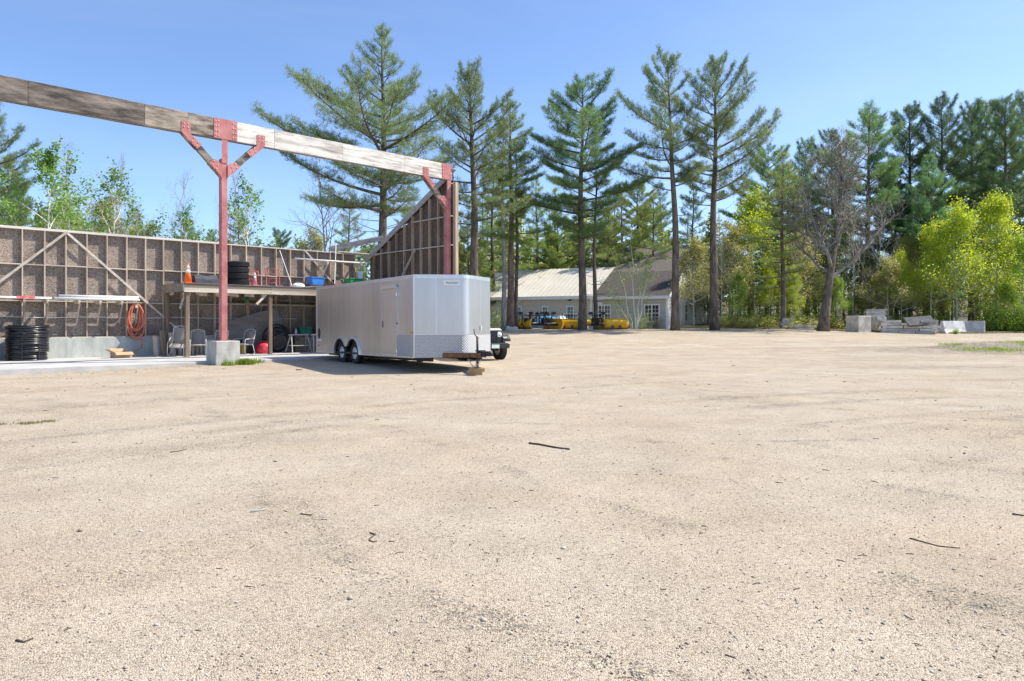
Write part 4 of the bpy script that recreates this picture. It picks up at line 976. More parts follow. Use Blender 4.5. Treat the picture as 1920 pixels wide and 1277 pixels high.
# wheels and wells
MB().b2(-5.95, -3.75, .32, .34, .38, 1.0).b2(-5.95, -3.75, .032, .319, .98, 1.0).build('wheel_well', M['black'], tr)
tmesh = tyre_mesh(.365, .225, .20, 36); 
def rim_mesh():
    m = MB(); n = 24
    m.lathe([(.205,-.09),(.19,-.085),(.185,-.03),(.15,-.02)], n=n, cap=False)
    m.lathe([(.0,-.075),(.045,-.075),(.05,-.05),(.08,-.045)], n=n, cap=False)
    for k in range(6):
        a = k*math.pi/3
        m.box((.125*math.cos(a), .125*math.sin(a), -.04), (.11,.075,.018), Matrix.Rotation(a, 3, 'Z'))
    return m.mesh('rim', M['vinyl'])
rmesh = rim_mesh(); hubm = MB().lathe([(.0,-.10),(.03,-.098),(.038,-.07)], n=14).mesh('hub', M['blackpl'])
rdm = MB().lathe([(.0,.0),(.19,.0)], n=24).mesh('drum', M['black'])
for x in (-4.3, -5.4):
    for y, f in ((.14, 1), (TW-.14, -1)):
        w = bpy.data.objects.new('wheel', tmesh); COL.objects.link(w); w.parent = tr; w.location = (x, y, .369+.009*(-x)); w.rotation_euler = (rad(-90 if f > 0 else 90), 0, 0)
        # outward side is local -z
        w.rotation_euler = (rad(-90), 0, 0) if f > 0 else (rad(90), 0, 0)
        for nm, me in (('rim', rmesh), ('hub', hubm), ('drum', rdm)):
            c = bpy.data.objects.new(nm, me); COL.objects.link(c); c.parent = w
# double-arch fender
fd = MB(); path = [(-5.90, TZ0)]+arch[1:]+[(-4.85,.62)]+arch2[:-1]+[(-3.80, TZ0)]
vs = []
for x, z in path:
    cx = -5.4 if x < -4.85 else -4.3
    d_ = Vector((x-cx, z-.4)); d_.normalize()
    vs += [(x, -.055, z), (x+d_.x*.07, -.05, z+d_.y*.07), (x+d_.x*.085, 0, z+d_.y*.085), (x, 0, z)]
fs = [(i*4+j, (i+1)*4+j, (i+1)*4+(j+1) % 4, i*4+(j+1) % 4) for i in range(len(path)-1) for j in range(4)]
fd.add(vs, fs).build('fender', M['trim'], tr)
MB().prism([(-5.15,.93),(-4.55,.93),(-4.78,.66),(-4.92,.66)], -.058, -.001).build('fender_gusset', M['trim'], tr)
# chassis and tongue
for y in (.5, TW-.5): MB().b2(-TL+.1, .2, y-.05, y+.05, TZ0-.12, TZ0).build('chassis_rail', M['black'], tr)
for x in (-4.3, -5.4): MB().tube([(x,.2,.40),(x,TW-.2,.40)], .04, 8).build('axle', M['black'], tr)
for s in (-1, 1): MB().bar((-.35, TW/2+s*.95, TZ0+.06), (1.62, TW/2+s*.07, TZ0+.09), .07, .14).build('tongue_rail', M['rust'], tr)
MB().bar((1.40, TW/2, TZ0+.12), (2.0, TW/2, TZ0+.14), .19, .15).build('coupler', M['black'], tr, bevel=.02)
MB().lathe([(.07,-.02),(.085,.04),(.06,.09),(0,.10)], (1.98, TW/2, TZ0+.10), 'z', 14).build('coupler_socket', M['black'], tr, smooth=True)
jk = MB().tube([(1.5, TW/2-.12, .11), (1.5, TW/2-.12, 1.00)], .034, 10).build('jack', M['black'], tr, smooth=True)
MB().tube([(1.5, TW/2-.12, .98), (1.42, TW/2-.16, 1.05), (1.40, TW/2-.17, 1.22)], .014, 6).build('crank', M['black'], jk, smooth=True)
MB().b2(1.42,1.58,TW/2-.2,TW/2-.04,.095,.112).build('foot_plate', M['rust'], jk)
MB().b2(1.4,1.6,TW/2-.13,TW/2+.1,TZ0+.20,TZ0+.23).build('jack_mount', M['black'], jk)
def chain(p0, p1, sag, parent):
    m = MB(); p0 = Vector(p0); p1 = Vector(p1); n = 16
    for i in range(n):
        t = (i+.5)/n; c = p0.lerp(p1, t)-Vector((0,0,sag*4*t*(1-t))); d = (p1-p0).normalized()
        if i % 2: m.box(c, (.05,.012,.03))
        else: m.box(c, (.05,.03,.012))
    return m.build('safety_chain', M['galv'], parent)
chain((1.25,TW/2-.3,TZ0), (1.7,TW/2-.12,TZ0-.02), .22, tr); chain((1.3,TW/2-.25,TZ0), (1.62,TW/2-.16,TZ0-.05), .28, tr)
MB().tube([(1.55,TW/2-.2,TZ0-.05),(1.55,TW/2-.22,TZ0-.2),(1.58,TW/2-.25,TZ0-.24),(1.6,TW/2-.22,TZ0-.2)], .01, 6).build('chain_hook', M['galv'], tr)
MB().b2(-.9,-.5,.5,.9,.30,.36).build('step', M['galv'], tr)
jl = tr.matrix_basis @ Vector((1.5, TW/2-.12, 0))
wb3 = thing('wood_block', 'tan timber block under the trailer jack', 'block', (jl.x, jl.y, G(jl.x, jl.y)-.02), rad(8))
MB().b2(-.26,.13,-.13,.13,0,.115).build('block', M['lumber'], wb3, bevel=.006)
MB().b2(-.25,.20,-.12,.15,.116,.222).build('block', M['lumber'], wb3, bevel=.006)

# ================================================================== OFF-ROAD CAR behind the trailer
JX, JY = -1.14, 26.9
jp = thing('off_road_car', 'white off-road car with black slotted grille nosing out behind the trailer', 'car', (JX, JY, G(JX, JY)), rad(28))
def J(): return MB()
J().prism([(-.62,1.02),(.62,1.02),(.66,1.10),(.60,1.20),(-.60,1.20),(-.66,1.10)], .0-.42, 1.0).build('hood', M['jeep'], jp, bevel=.04)
J().b2(-.62,.62,-.45,1.0,.62,1.02).build('engine_bay', M['jeep'], jp, bevel=.02)
gr_ = J().prism([(-.60,.66),(.60,.66),(.64,1.0),(.58,1.13),(-.58,1.13),(-.64,1.0)], -.50, -.455).build('grille', M['blackpl'], jp, bevel=.012)
for k in range(7): J().b2(-.33+k*.11-.028,-.33+k*.11+.028,-.508,-.498,.72,1.08).build('slot', M['black'], gr_, bevel=.006)
for k in range(8): J().b2(-.385+k*.11-.02,-.385+k*.11+.02,-.516,-.499,.70,1.10).build('slat', M['blackpl'], gr_, bevel=.006)
for s in (-1,1):
    h = J().lathe([(0,-.035),(.06,-.03),(.085,-.01),(.092,.0)], (s*.485,-.502,.98), 'y', 18).build('headlight', M['lens'], jp, smooth=True)
    J().lathe([(.092,-.012),(.105,-.012),(.105,.01)], (s*.485,-.502,.98), 'y', 18).build('bezel', M['chrome'], h)
    # fender flare: flat top sloping to the front, turned down at the outer edge
    fl = J(); vs = []; pr = [(-.56,.80),(-.50,.90),(-.36,.965),(.30,.965),(.52,.88),(.66,.66)]
    for y, z in pr: vs += [(s*.60,y,z+.03),(s*.93,y,z),(s*.95,y,z-.09),(s*.60,y,z-.10)]
    fl.add(vs, [(i*4+j,(i+1)*4+j,(i+1)*4+(j+1)%4,i*4+(j+1)%4) for i in range(len(pr)-1) for j in range(4)]+[(0,1,2,3),(20,21,22,23)]).build('fender_flare', M['blackpl'], jp, bevel=.015)
    J().b2(s*.70-.07,s*.70+.07,-.565,-.545,.83,.88).build('turn_signal', M['lens'], jp)
bpr = J().prism([(-.78,.46),(.78,.46),(.80,.60),(.70,.66),(-.70,.66),(-.80,.60)], -.78, -.60).build('bumper', M['blackpl'], jp, bevel=.02)
J().b2(-.45,.45,-.60,-.44,.46,.60).build('frame_horn', M['black'], jp)
lpz = J().b2(.02,.34,-.80,-.79,.47,.64).build('licence_plate', M['plate_g'], jp)
J().b2(.02,.34,-.802,-.80,.61,.64).build('plate_band', M['green_d'], lpz)
J().b2(-.72,.72,1.0,2.9,.55,1.12).build('body_tub', M['jeep'], jp, bevel=.04)
for s in (-1,1): J().b2(s*.73-.02,s*.73+.02,1.08,1.95,.62,1.08).build('door', M['jeep'], jp, bevel=.01)
ws_ = J().add([(-.66,1.02,1.16),(.66,1.02,1.16),(.60,1.20,1.66),(-.60,1.20,1.66)], [(0,1,2,3)]).build('windscreen', M['glass'], jp)
for p0, p1 in (((-.68,1.01,1.13),(-.62,1.22,1.70)),((.68,1.01,1.13),(.62,1.22,1.70)),((-.62,1.22,1.70),(.62,1.22,1.70)),((-.68,1.01,1.13),(.68,1.01,1.13))): J().bar(p0,p1,.06,.06).build('windscreen_frame', M['jeep'], jp)
J().prism([(1.2,1.70),(1.2,1.76),(2.85,1.72),(2.92,1.12),(2.85,1.12),(2.8,1.66)], -.66, .66, 'yz').build('soft_top', M['blackpl'], jp)
for s in (-1,1): J().b2(s*.64-.01,s*.64+.01,1.25,2.8,1.12,1.68).build('side_window', M['glass'], jp)
jt = tyre_mesh(.385, .26, .20, 30)
for s in (-1,1):
    for y, st_ in ((.05, rad(6)), (2.35, 0)):
        w = bpy.data.objects.new('wheel', jt); COL.objects.link(w); w.parent = jp; w.location = (s*.77, y, .385); w.rotation_euler = (rad(90), 0, rad(90)*s+st_)
        for nm, me in (('rim', rmesh), ('hub', hubm), ('drum', rdm)):
            c = bpy.data.objects.new(nm, me); COL.objects.link(c); c.parent = w
J().tube([(-.7,.05,.40),(.7,.05,.40)], .05, 8).build('axle', M['black'], jp)
J().tube([(-.62,-.2,.42),(.62,-.2,.45)], .02, 6).build('tie_rod', M['galv'], jp)
J().b2(-.4,.4,-.3,2.8,.38,.56).build('chassis', M['black'], jp)

# ================================================================== HOUSES
TH = rad(25); HX, HY = 6.3, 57.0; HZ = 1.0
def on_facade(xp):                  # facade coordinate of a photo column
    r = (xp-960)/F; e = (math.cos(TH), -math.sin(TH))
    return (r*HY-HX)/(e[0]-r*e[1])
def siding(parent, x0, x1, z0, z1, y, m, course=.115, name='siding', top=None):
    """lapped boards on a wall facing -y (local)"""
    b = MB(); z = z0
    while z < z1-.001:
        zz = min(z+course, z1)
        xa, xb = (x0, x1) if top is None else top(z, zz)
        if xb-xa > .05:
            b.add([(xa,y-.022,z),(xb,y-.022,z),(xb,y-.004,zz),(xa,y-.004,zz),(xa,y,z),(xb,y,z)], [(0,1,2,3),(4,5,1,0)])
        z = zz
    return b.build(name, m, parent, kind='stuff')
def window(parent, x0, x1, z0, z1, y, cols=2, rows=2, sash=1):
    f = .085
    fr_ = MB().b2(x0-f, x1+f, y-.06, y-.023, z1, z1+f+.02).b2(x0-f, x1+f, y-.075, y-.023, z0-f, z0).b2(x0-f, x0, y-.06, y-.023, z0, z1).b2(x1, x1+f, y-.06, y-.023, z0, z1)
    w = fr_.build('window', M['vinyl'], parent)
    n = sash; dw = (x1-x0)/n
    for s in range(n):
        a, b = x0+s*dw, x0+(s+1)*dw
        if s: MB().b2(a-.05, a+.05, y-.058, y-.024, z0, z1).build('mullion', M['vinyl'], w)
        MB().b2(a+.01, b-.01, y-.036, y-.026, z0, z1).build('pane', M['glass'], w)
        mm = MB()
        for c in range(1, cols): x = a+(b-a)*c/cols; mm.b2(x-.012, x+.012, y-.046, y-.037, z0, z1)
        for r_ in range(1, rows):
            z = z0+(z1-z0)*r_/rows; t_ = .025 if r_*2 == rows else .012; mm.b2(a+.01, b-.01, y-.0475, y-.0365, z-t_, z+t_)
        mm.build('muntin', M['vinyl'], w)
    return w
hA = thing('garage_building', 'long low tan-sided building with a white metal roof behind the snow plows', 'building', (HX, HY, HZ), -TH)
EV = 2.66; LEN = 11.5; DEP = 5.8; RISE = 2.55
siding(hA, -LEN, -.01, -.05, EV, 0, M['sid_tan'])
MB().b2(-LEN, -.01, .001, .15, -.4, EV).build('front_wall', M['sid_tan'], hA)
MB().prism([(.0,-.3),(DEP*2,-.3),(DEP*2,EV),(DEP,EV+RISE),(0,EV)], -.16, -.01, 'yz').build('gable_wall', M['sid_grey'], hA)
MB().prism([(.0,-.3),(DEP*2,-.3),(DEP*2,EV),(DEP,EV+RISE),(0,EV)], -LEN, -LEN+.15, 'yz').build('gable_wall', M['sid_tan'], hA)
sl_ = RISE/DEP
rf = MB().prism([(-.45,EV-.45*sl_+.06),(DEP,EV+RISE+.06),(DEP,EV+RISE+.12),(-.45,EV-.45*sl_+.12)], -LEN-.35, .30, 'yz').build('roof', M['metalroof'], hA)
MB().prism([(DEP,EV+RISE+.06),(2*DEP+.4,EV-.4*sl_+.06),(2*DEP+.4,EV-.4*sl_+.12),(DEP,EV+RISE+.12)], -LEN-.35, .30, 'yz').build('roof', M['metalroof'], hA)
rm = MB().prism([(-.45,EV-.45*sl_+.121),(DEP,EV+RISE+.121),(DEP,EV+RISE+.15),(-.45,EV-.45*sl_+.15)], -.02, .02, 'yz').mesh('roof_rib', M['metalroof'])
for k in range(28):
    o = bpy.data.objects.new('roof_rib', rm); COL.objects.link(o); o.parent = rf; o.location = (-LEN-.1+k*.42, 0, 0)
MB().b2(-LEN-.3, .22, -.50, -.455, EV-.32, EV-.06).build('fascia', M['vinyl'], hA)
MB().b2(-LEN-.3, .22, -.455, -.024, EV-.14, EV-.10).build('soffit', M['vinyl'], hA)
for xp0, xp1, rows in ((966,978,4), (1017,1028,4), (1063,1076,4)):
    a, b = on_facade(xp0), on_facade(xp1); window(hA, a+.06, b-.06, .62, 1.72, 0, 2, rows)
for xp in (933, 975, 1070):
    a = on_facade(xp); l_ = MB().b2(a-.1, a+.1, -.2, -.024, 2.28, 2.36).b2(a-.14, a-.04, -.26, -.12, 2.22, 2.30).b2(a+.04, a+.14, -.26, -.12, 2.22, 2.30); l_.build('floodlight', M['blackpl'] if xp != 975 else M['vinyl'], hA)

hB = thing('clapboard_house', 'two-storey clapboard house with dark shingle roofs and a pale gable end behind the pines', 'house', (HX, HY, HZ-.05), -TH)
XR = 6.2; EB = 2.62
siding(hB, .02, XR, -.05, EB, 0, M['sid_grey'])
MB().b2(.02, XR-.0, .001, .15, -.5, EB).build('front_wall', M['sid_grey'], hB)
MB().b2(-.02,.14,-.045,-.023,-.05,EB).build('corner_board', M['vinyl'], hB)
MB().b2(XR-.13,XR+.03,-.045,-.023,-.05,EB).build('corner_board', M['vinyl'], hB)
D1 = 5.0; Z1B = EB+2.1; PK = 12.0; ZP = 7.55
MB().prism([(-.4,EB-.4*.42+.04),(D1,Z1B+.04),(D1,Z1B+.12),(-.4,EB-.4*.42+.12)], .02, XR+.25, 'yz').build('lower_roof', M['shingle'], hB)
MB().b2(.1, XR+.25, -.45, -.405, EB-.30, EB-.06).build('fascia', M['vinyl'], hB)
MB().b2(.1, XR+.2, -.405, -.024, EB-.14, EB-.10).build('soffit', M['vinyl'], hB)
# gable end wall facing right, profile in depth (y) and height
prof = [(0,-.5),(2*PK-D1,-.5),(2*PK-D1,Z1B),(PK,ZP),(D1,Z1B),(0,EB)]
MB().prism(prof, XR-.16, XR-.02, 'yz').build('end_wall', M['sid_white'], hB)
b = MB(); z = -.05; c_ = .115
def ext(z):
    lo = 0 if z < EB else (D1*(z-EB)/(Z1B-EB) if z < Z1B else D1+(PK-D1)*(z-Z1B)/(ZP-Z1B)); hi = (2*PK-D1) if z < Z1B else (2*PK-D1)-(PK-D1)*(z-Z1B)/(ZP-Z1B); return lo, hi
while z < ZP-.15:
    l0, h0 = ext(z); l1, h1 = ext(z+c_)
    b.add([(XR+.004,l0,z),(XR+.004,h0,z),(XR-.014,h1,z+c_),(XR-.014,l1,z+c_),(XR-.018,l0,z),(XR-.018,h0,z)], [(0,1,2,3),(4,5,1,0)]); z += c_
b.build('siding', M['sid_white'], hB, kind='stuff')
XL = -1.2
MB().prism([(D1-.4,Z1B-.15),(PK,ZP+.04),(PK,ZP+.13),(D1-.4,Z1B-.06)], XL, XR+.3, 'yz').build('upper_roof', M['shingle2'], hB)
MB().prism([(PK,ZP+.04),(2*PK-D1+.4,Z1B-.15),(2*PK-D1+.4,Z1B-.06),(PK,ZP+.13)], XL, XR+.3, 'yz').build('upper_roof', M['shingle2'], hB)
for (y0,z0,y1,z1) in ((-.4,EB-.12,D1,Z1B+.0),(D1,Z1B+.02,PK,ZP+.02),(PK,ZP+.02,2*PK-D1+.3,Z1B-.1)):
    MB().bar((XR+.27,y0,z0),(XR+.27,y1,z1),.05,.20).build('rake_board', M['vinyl'], hB)
MB().prism([(D1,-.5),(2*PK-D1,-.5),(2*PK-D1,Z1B),(PK,ZP),(D1,Z1B)], XL+.2, XL+.35, 'yz').build('end_wall', M['sid_grey'], hB)
MB().b2(XL+.3, XR-.17, D1-.0, D1+.15, EB, Z1B).build('upper_wall', M['sid_grey'], hB)
for x0, x1 in ((1121,1146), (1208,1237)): window(hB, on_facade(x0)+.08, on_facade(x1)-.08, .62, 1.83, 0, 2, 4, 2)
dd = MB().b2(.22,.30,-.05,-.023,0,2.05).b2(.92,1.0,-.05,-.023,0,2.05).b2(.22,1.0,-.05,-.023,2.05,2.13).build('door_trim', M['vinyl'], hB)
MB().b2(.305,.915,-.035,-.024,0,2.045).build('door', M['vinyl'], hB); MB().b2(.42,.80,-.0385,-.0355,1.0,1.85).build('door_pane', M['glass'], hB)
def end_window(y0, y1, z0, z1):
    f = .09
    w = MB().b2(XR+.005,XR+.05,y0-f,y1+f,z1,z1+f).b2(XR+.005,XR+.06,y0-f,y1+f,z0-f,z0).b2(XR+.005,XR+.05,y0-f,y0,z0,z1).b2(XR+.005,XR+.05,y1,y1+f,z0,z1).build('window', M['vinyl'], hB)
    MB().b2(XR+.006,XR+.02,y0,y1,z0,z1).build('pane', M['glass'], w)
    m = MB(); yc = (y0+y1)/2; m.b2(XR+.021,XR+.032,yc-.015,yc+.015,z0,z1); zc = (z0+z1)/2; m.b2(XR+.0205,XR+.034,y0,y1,zc-.025,zc+.025); m.build('muntin', M['vinyl'], w)
for y0 in (2.2, 6.5, 10.5, 14.5): end_window(y0, y0+1.1, .65, 2.0)
for y0 in (7.8, 11.4, 15.2): end_window(y0, y0+1.0, 3.3, 4.6)

# ================================================================== SNOW PLOWS
def plow(loc, yaw, label, blade=True, tower=True, w=2.3, braced=False):
    t = thing('snow_plow', label, 'snow plow', loc, yaw, 'snow plows in a row before the low building')
    if blade:
        m = MB(); prof = []
        for i in range(9):
            a = rad(-62+i*14.5); prof.append((-.02+.42*(1-math.cos(a)) - .1, .40+.42*math.sin(a)))
        vs = []
        for x in np.linspace(-w/2, w/2, 9):
            for y, z in prof: vs.append((x, y, z))
        n = 9; m.add(vs, [(i*n+j, (i+1)*n+j, (i+1)*n+j+1, i*n+j+1) for i in range(8) for j in range(8)])
        b = m.build('blade', M['plow'], t, smooth=True); b.modifiers.new('s','SOLIDIFY').thickness = .015
        for s in (-1,-.33,.33,1):
            MB().prism([(p[0]+.012, p[1]) for p in prof]+[(p[0]+.10, p[1]) for p in reversed(prof)], s*(w/2-.02)-.015, s*(w/2-.02)+.015, 'yz').build('rib', M['plow'], b)
        MB().b2(-w/2, w/2, -.01, .015, -.0, .14).build('cutting_edge', M['rust'], b)
        MB().b2(-w/2, w/2, prof[-1][0]-.03, prof[-1][0]+.03, prof[-1][1]-.01, prof[-1][1]+.04).build('top_rail', M['plow'], b)
        for s in (-.28,.28): MB().b2(s-.09, s+.09, -.13, -.11, .06, .30).build('shoe_pocket', M['rust'], b)
    # push frame on the +y side
    for s in (-1,1): MB().bar((s*.25,.15,.28),(s*.45,1.15,.32),.07,.09).build('push_arm', M['black'], t)
    MB().bar((-.5,1.1,.32),(.5,1.1,.32),.08,.1).build('cross_member', M['black'], t)
    MB().bar((-.7,.22,.32),(.7,.22,.32),.08,.12).build('quadrant', M['black'], t)
    for s in (-1,1): MB().tube([(s*.12,1.05,.4),(s*.55,.3,.45)], .04, 8).build('angle_ram', M['galv'], t)
    if tower:
        for s in (-1,1): MB().bar((s*.36,1.12,.3),(s*.30,1.22,1.05),.05,.07).build('upright', M['black'], t)
        MB().bar((-.5,1.22,1.02),(.5,1.22,1.02),.05,.06).build('light_bar', M['black'], t)
        for s in (-1,1): MB().bar((s*.36,.5,.33),(s*.31,1.2,.95),.045,.05).build('stay', M['black'], t)
        MB().b2(-.16,.16,1.0,1.2,.4,.80).build('pump_unit', M['black'], t, bevel=.03)
        for s in (-1,1):
            l_ = MB().prism([(-.15,-.09),(.15,-.09),(.17,.0),(.12,.10),(-.12,.10),(-.17,0)], -.12, .10).build('plow_lamp', M['blackpl'], t, bevel=.02); l_.location = (s*.46,1.2,1.17)
            MB().b2(-.12,.12,-.128,-.121,-.06,.07).build('lens', M['lens'], l_)
    if braced:
        for p0, p1 in (((-.9,-.2,.1),(.0,-.16,.75)),((.0,-.2,.1),(-.9,-.16,.75))): MB().bar(p0,p1,.04,.05).build('guard_strap', M['black'], t)
    return t
def pp(xp, Y): return (px(xp, Y), Y, G(px(xp, Y), Y)+.0)
plow(pp(979, 53.6), rad(-48), 'yellow snow plow with crossed black straps, leftmost of the plow row', w=2.0, braced=True)
plow(pp(1000, 54.2), rad(150), 'black snow plow frame with twin lamps right of the leftmost plow', blade=False)
plow(pp(1016, 54.0), rad(200), 'black snow plow frame with twin lamps and silver rams in the row middle', blade=False)
plow(pp(1037, 53.6), rad(135), 'yellow snow plow turned away behind its black lamp frame, left of the wide blade', w=1.9)
plow(pp(1066, 53.2), rad(-12), 'wide yellow snow plow blade with two dark shoe pockets', w=1.9)
plow(pp(1091, 53.4), rad(14), 'narrow yellow snow plow blade right of the wide blade', w=1.5, tower=False)
plow(pp(1126, 53.4), rad(160), 'yellow snow plow behind its black lamp frame, second from the right', w=1.9)
plow(pp(1155, 53.0), rad(10), 'clean yellow snow plow blade at the right end of the row', w=1.9, tower=False)
# junk between and behind the plows
def heap(name, loc, r, h, m, label, cat, seed, sq=1.0):
    rr = random.Random(seed); b = MB(); n, k = 14, 6; vs = []
    for i in range(k):
        q = i/(k-1)*math.pi/2
        for j in range(n):
            a = 2*math.pi*j/n; rr_ = r*math.cos(q)*(1+.22*math.sin(3*a+seed)+rr.uniform(-.1,.1)); vs.append((rr_*math.cos(a), rr_*math.sin(a)*sq, h*math.sin(q)*(1+rr.uniform(-.12,.12))-.03))
    b.add(vs, [(i*n+j, i*n+(j+1)%n, (i+1)*n+(j+1)%n, (i+1)*n+j) for i in range(k-1) for j in range(n)]+[tuple((k-1)*n+j for j in range(n))])
    o = b.build(name, m, smooth=False); o.location = loc; tag(o, label, cat); return o
heap('tarp_covered_heap', pp(1026, 55.6), 1.15, 1.05, M['bluetarp'], 'heap under a blue tarp behind the middle snow plows', 'tarp', 3, .6)
heap('tarp_covered_heap', pp(1052, 55.4), .8, .95, M['ltblue'], 'pale blue covered heap behind the wide plow blade', 'tarp', 6, .7)
heap('rubbish_pile', pp(1107, 53.8), .55, .42, M['vinyl'], 'white and rusty rubbish pile between the yellow plow blades', 'rubbish', 9)
def stone(xp, Y, r, label, m='rock', seed=0):
    o = heap('field_stone', pp(xp, Y), r, r*.8, M[m], label, 'stone', seed); return o
stone(946, 52, .45, 'grey field stone at the lawn edge right of the car, farther from the plows', seed=1); stone(957, 52, .5, 'pale field stone at the lawn edge beside the leftmost plow', 'oldcon', seed=2)

# ================================================================== CONCRETE YARD STOCK (right)
def cblock(xp0, xp1, Y, h, d, yaw, label, m='oldcon'):
    x = px((xp0+xp1)/2, Y); w = (xp1-xp0)/F*Y; z = G(x, Y)-.05
    t = thing('concrete_block', label, 'concrete block', (x, Y, z), yaw, 'big concrete blocks')
    MB().b2(-w/2, w/2, -d/2, d/2, 0, h+.05).build('block', M[m], t, bevel=.04)
    MB().tube([(-.15,0,h+.04),(-.1,0,h+.13),(.1,0,h+.13),(.15,0,h+.04)], .015, 6).build('lifting_loop', M['rust'], t)
    return t
cblock(1594, 1625, 53, 1.2, 1.2, rad(20), 'big square concrete block left of the stacked slab pile')
cblock(1632, 1654, 54.5, 1.15, 1.1, rad(20), 'concrete block carrying a small stack of slabs')
rs = random.Random(21)
def slab(x, y, z, L, w, h, yaw, label, group='loose concrete slabs', m='oldcon', tilt=(0,0)):
    o = MB().b2(-L/2, L/2, -w/2, w/2, 0, h).build('concrete_plank', M[m], bevel=.015); o.location = (x, y, z); o.rotation_euler = (tilt[0], tilt[1], yaw)
    tag(o, label, 'slab', group); return o
bx_, by_ = px(1642, 54.5), 54.5; bz = G(bx_, by_)+1.15
for k, nm in enumerate(('lowest', 'second lowest', 'second highest', 'topmost')):
    slab(bx_-.1+rs.uniform(-.05,.05), by_-.05, bz+.004+k*.145, 1.35, .7, .14, rad(-14)+rs.uniform(-.08,.08), f'thin slab on the block beside the big square block, {nm} of its stack')
# plank pile of concrete slabs, ends turned to the sun
Yp = 52.5; xc = px(1702, Yp); zb = G(xc, Yp)-.03; yp_ = rad(-24); cp, sp2 = math.cos(yp_), math.sin(yp_)
for layer in range(5):
    z = zb+layer*.205
    for row in range(3):
        s_ = -1.85+rs.uniform(-.12,.2)
        for piece in range(3):
            L = rs.uniform(1.05, 1.3)
            if layer == 4 and piece == 1: s_ += L; continue
            lx = s_+L/2; ly = -.5+row*.5+rs.uniform(-.05,.05)
            slab(xc+lx*cp-ly*sp2, Yp+lx*sp2+ly*cp, z, L, .46, .18, yp_+rs.uniform(-.06,.06), '%s slab in the %s layer, %s row of the long slab pile' % (('left','middle','right')[piece], ('bottom','second','third','fourth','top')[layer], ('front','middle','back')[row]), 'slabs of the long low pile'); s_ += L+rs.uniform(.01,.08)
slab(px(1715, Yp)-.0, Yp-.62, zb+.86, 1.85, 1.05, .16, rad(-8), 'big dark grey slab lying tilted on top of the slab pile', m='darkcon', tilt=(rad(33), rad(-5)))
def barrier(x, y, yaw, L, label):
    z = G(x, y)-.03; o = MB().prism([(-.34,0),(.34,0),(.34,.08),(.19,.32),(.10,.97),(-.10,.97),(-.19,.32),(-.34,.08)], -L/2, L/2, 'yz').build('concrete_barrier', M['whitecon'], bevel=.02)
    o.location = (x, y, z); o.rotation_euler = (0,0,yaw); tag(o, label, 'barrier', 'white concrete road barriers')
barrier(px(1752, 54), 54.2, rad(38), 1.0, 'short pale road barrier end just right of the slab pile')
barrier(px(1789, 54), 54.2, rad(27), 2.7, 'long white concrete road barrier facing the yard')
barrier(px(1828, 55), 55.0, rad(-40), 1.3, 'greyish road barrier at the right end, turned away')
# stacks left of the leaning tree
Yq = 55.0
for k, nm in enumerate(('lowest', 'second', 'third', 'fourth', 'topmost')):
    slab(px(1474, Yq)+rs.uniform(-.06,.06), Yq, G(px(1474,Yq),Yq)-.02+k*.17, .85, .7, .16, rs.uniform(-.2,.2), f'flat grey slab in the small stack at the thin pine foot, {nm} of five')
for k, xp in enumerate((1492, 1504, 1516)):
    for j in range(2):
        slab(px(xp, Yq)+rs.uniform(-.05,.05), Yq-.2, G(px(xp,Yq),Yq)-.03+j*.2, .62, .6, .19, rs.uniform(-.5,.5), ('left','middle','right')[k]+(' lower',' upper')[j]+' concrete piece in the low heap beside the leaning tree', 'concrete pieces left of the leaning tree')
cblock(1521, 1535, 55.5, .65, .7, rad(10), 'small concrete block against the leaning tree trunk')
# ================================================================== VEGETATION
def needles(P, D, tint, k, ln, w, seed, spread=.75):
    """k thin triangles fanning out of every tuft point P along D"""
    g = np.random.default_rng(seed); n = len(P)
    P = np.repeat(np.asarray(P, np.float32), k, 0); D = np.repeat(np.asarray(D, np.float32), k, 0); t = np.repeat(np.asarray(tint, np.float32), k)
    d = D+g.normal(0, spread, D.shape).astype(np.float32); d /= np.linalg.norm(d, axis=1, keepdims=True)+1e-6
    s = np.cross(d, g.normal(0, 1, D.shape)); s /= np.linalg.norm(s, axis=1, keepdims=True)+1e-6
    L = ln*g.uniform(.7, 1.25, (len(P),1)); ww = w*g.uniform(.7, 1.3, (len(P),1))
    base = P+g.normal(0, ln*.25, P.shape)
    v = np.stack([base-s*ww*.5, base+s*ww*.5, base+d*L], 1).reshape(-1, 3)
    f = np.arange(len(v)).reshape(-1, 3)
    t = np.clip(t+g.normal(0, .12, len(t)), 0, 1)
    return v, f, np.repeat(t, 3)
def leaves(P, tint, k, size, scatter, seed):
    """k diamond leaves scattered round every point"""
    g = np.random.default_rng(seed); n = len(P)
    P = np.repeat(np.asarray(P, np.float32), k, 0); t = np.repeat(np.asarray(tint, np.float32), k); m = len(P)
    c = P+g.normal(0, scatter, P.shape); nrm = g.normal(0, 1, (m,3)); nrm[:,2] = np.abs(nrm[:,2])+.3; nrm /= np.linalg.norm(nrm, axis=1, keepdims=True)
    a = np.cross(nrm, g.normal(0, 1, (m,3))); a /= np.linalg.norm(a, axis=1, keepdims=True)+1e-6; b = np.cross(nrm, a)
    L = size*g.uniform(.6, 1.3, (m,1)); Wd = L*.62
    v = np.stack([c-a*L*.5, c+b*Wd*.5-a*L*.05, c+a*L*.5, c-b*Wd*.5-a*L*.05], 1).reshape(-1, 3)
    i = np.arange(m)*4
    f = np.concatenate([np.stack([i, i+1, i+2], 1), np.stack([i, i+2, i+3], 1)])
    t = np.clip(t+g.normal(0, .16, m), 0, 1)
    return v, f, np.repeat(t, 4)

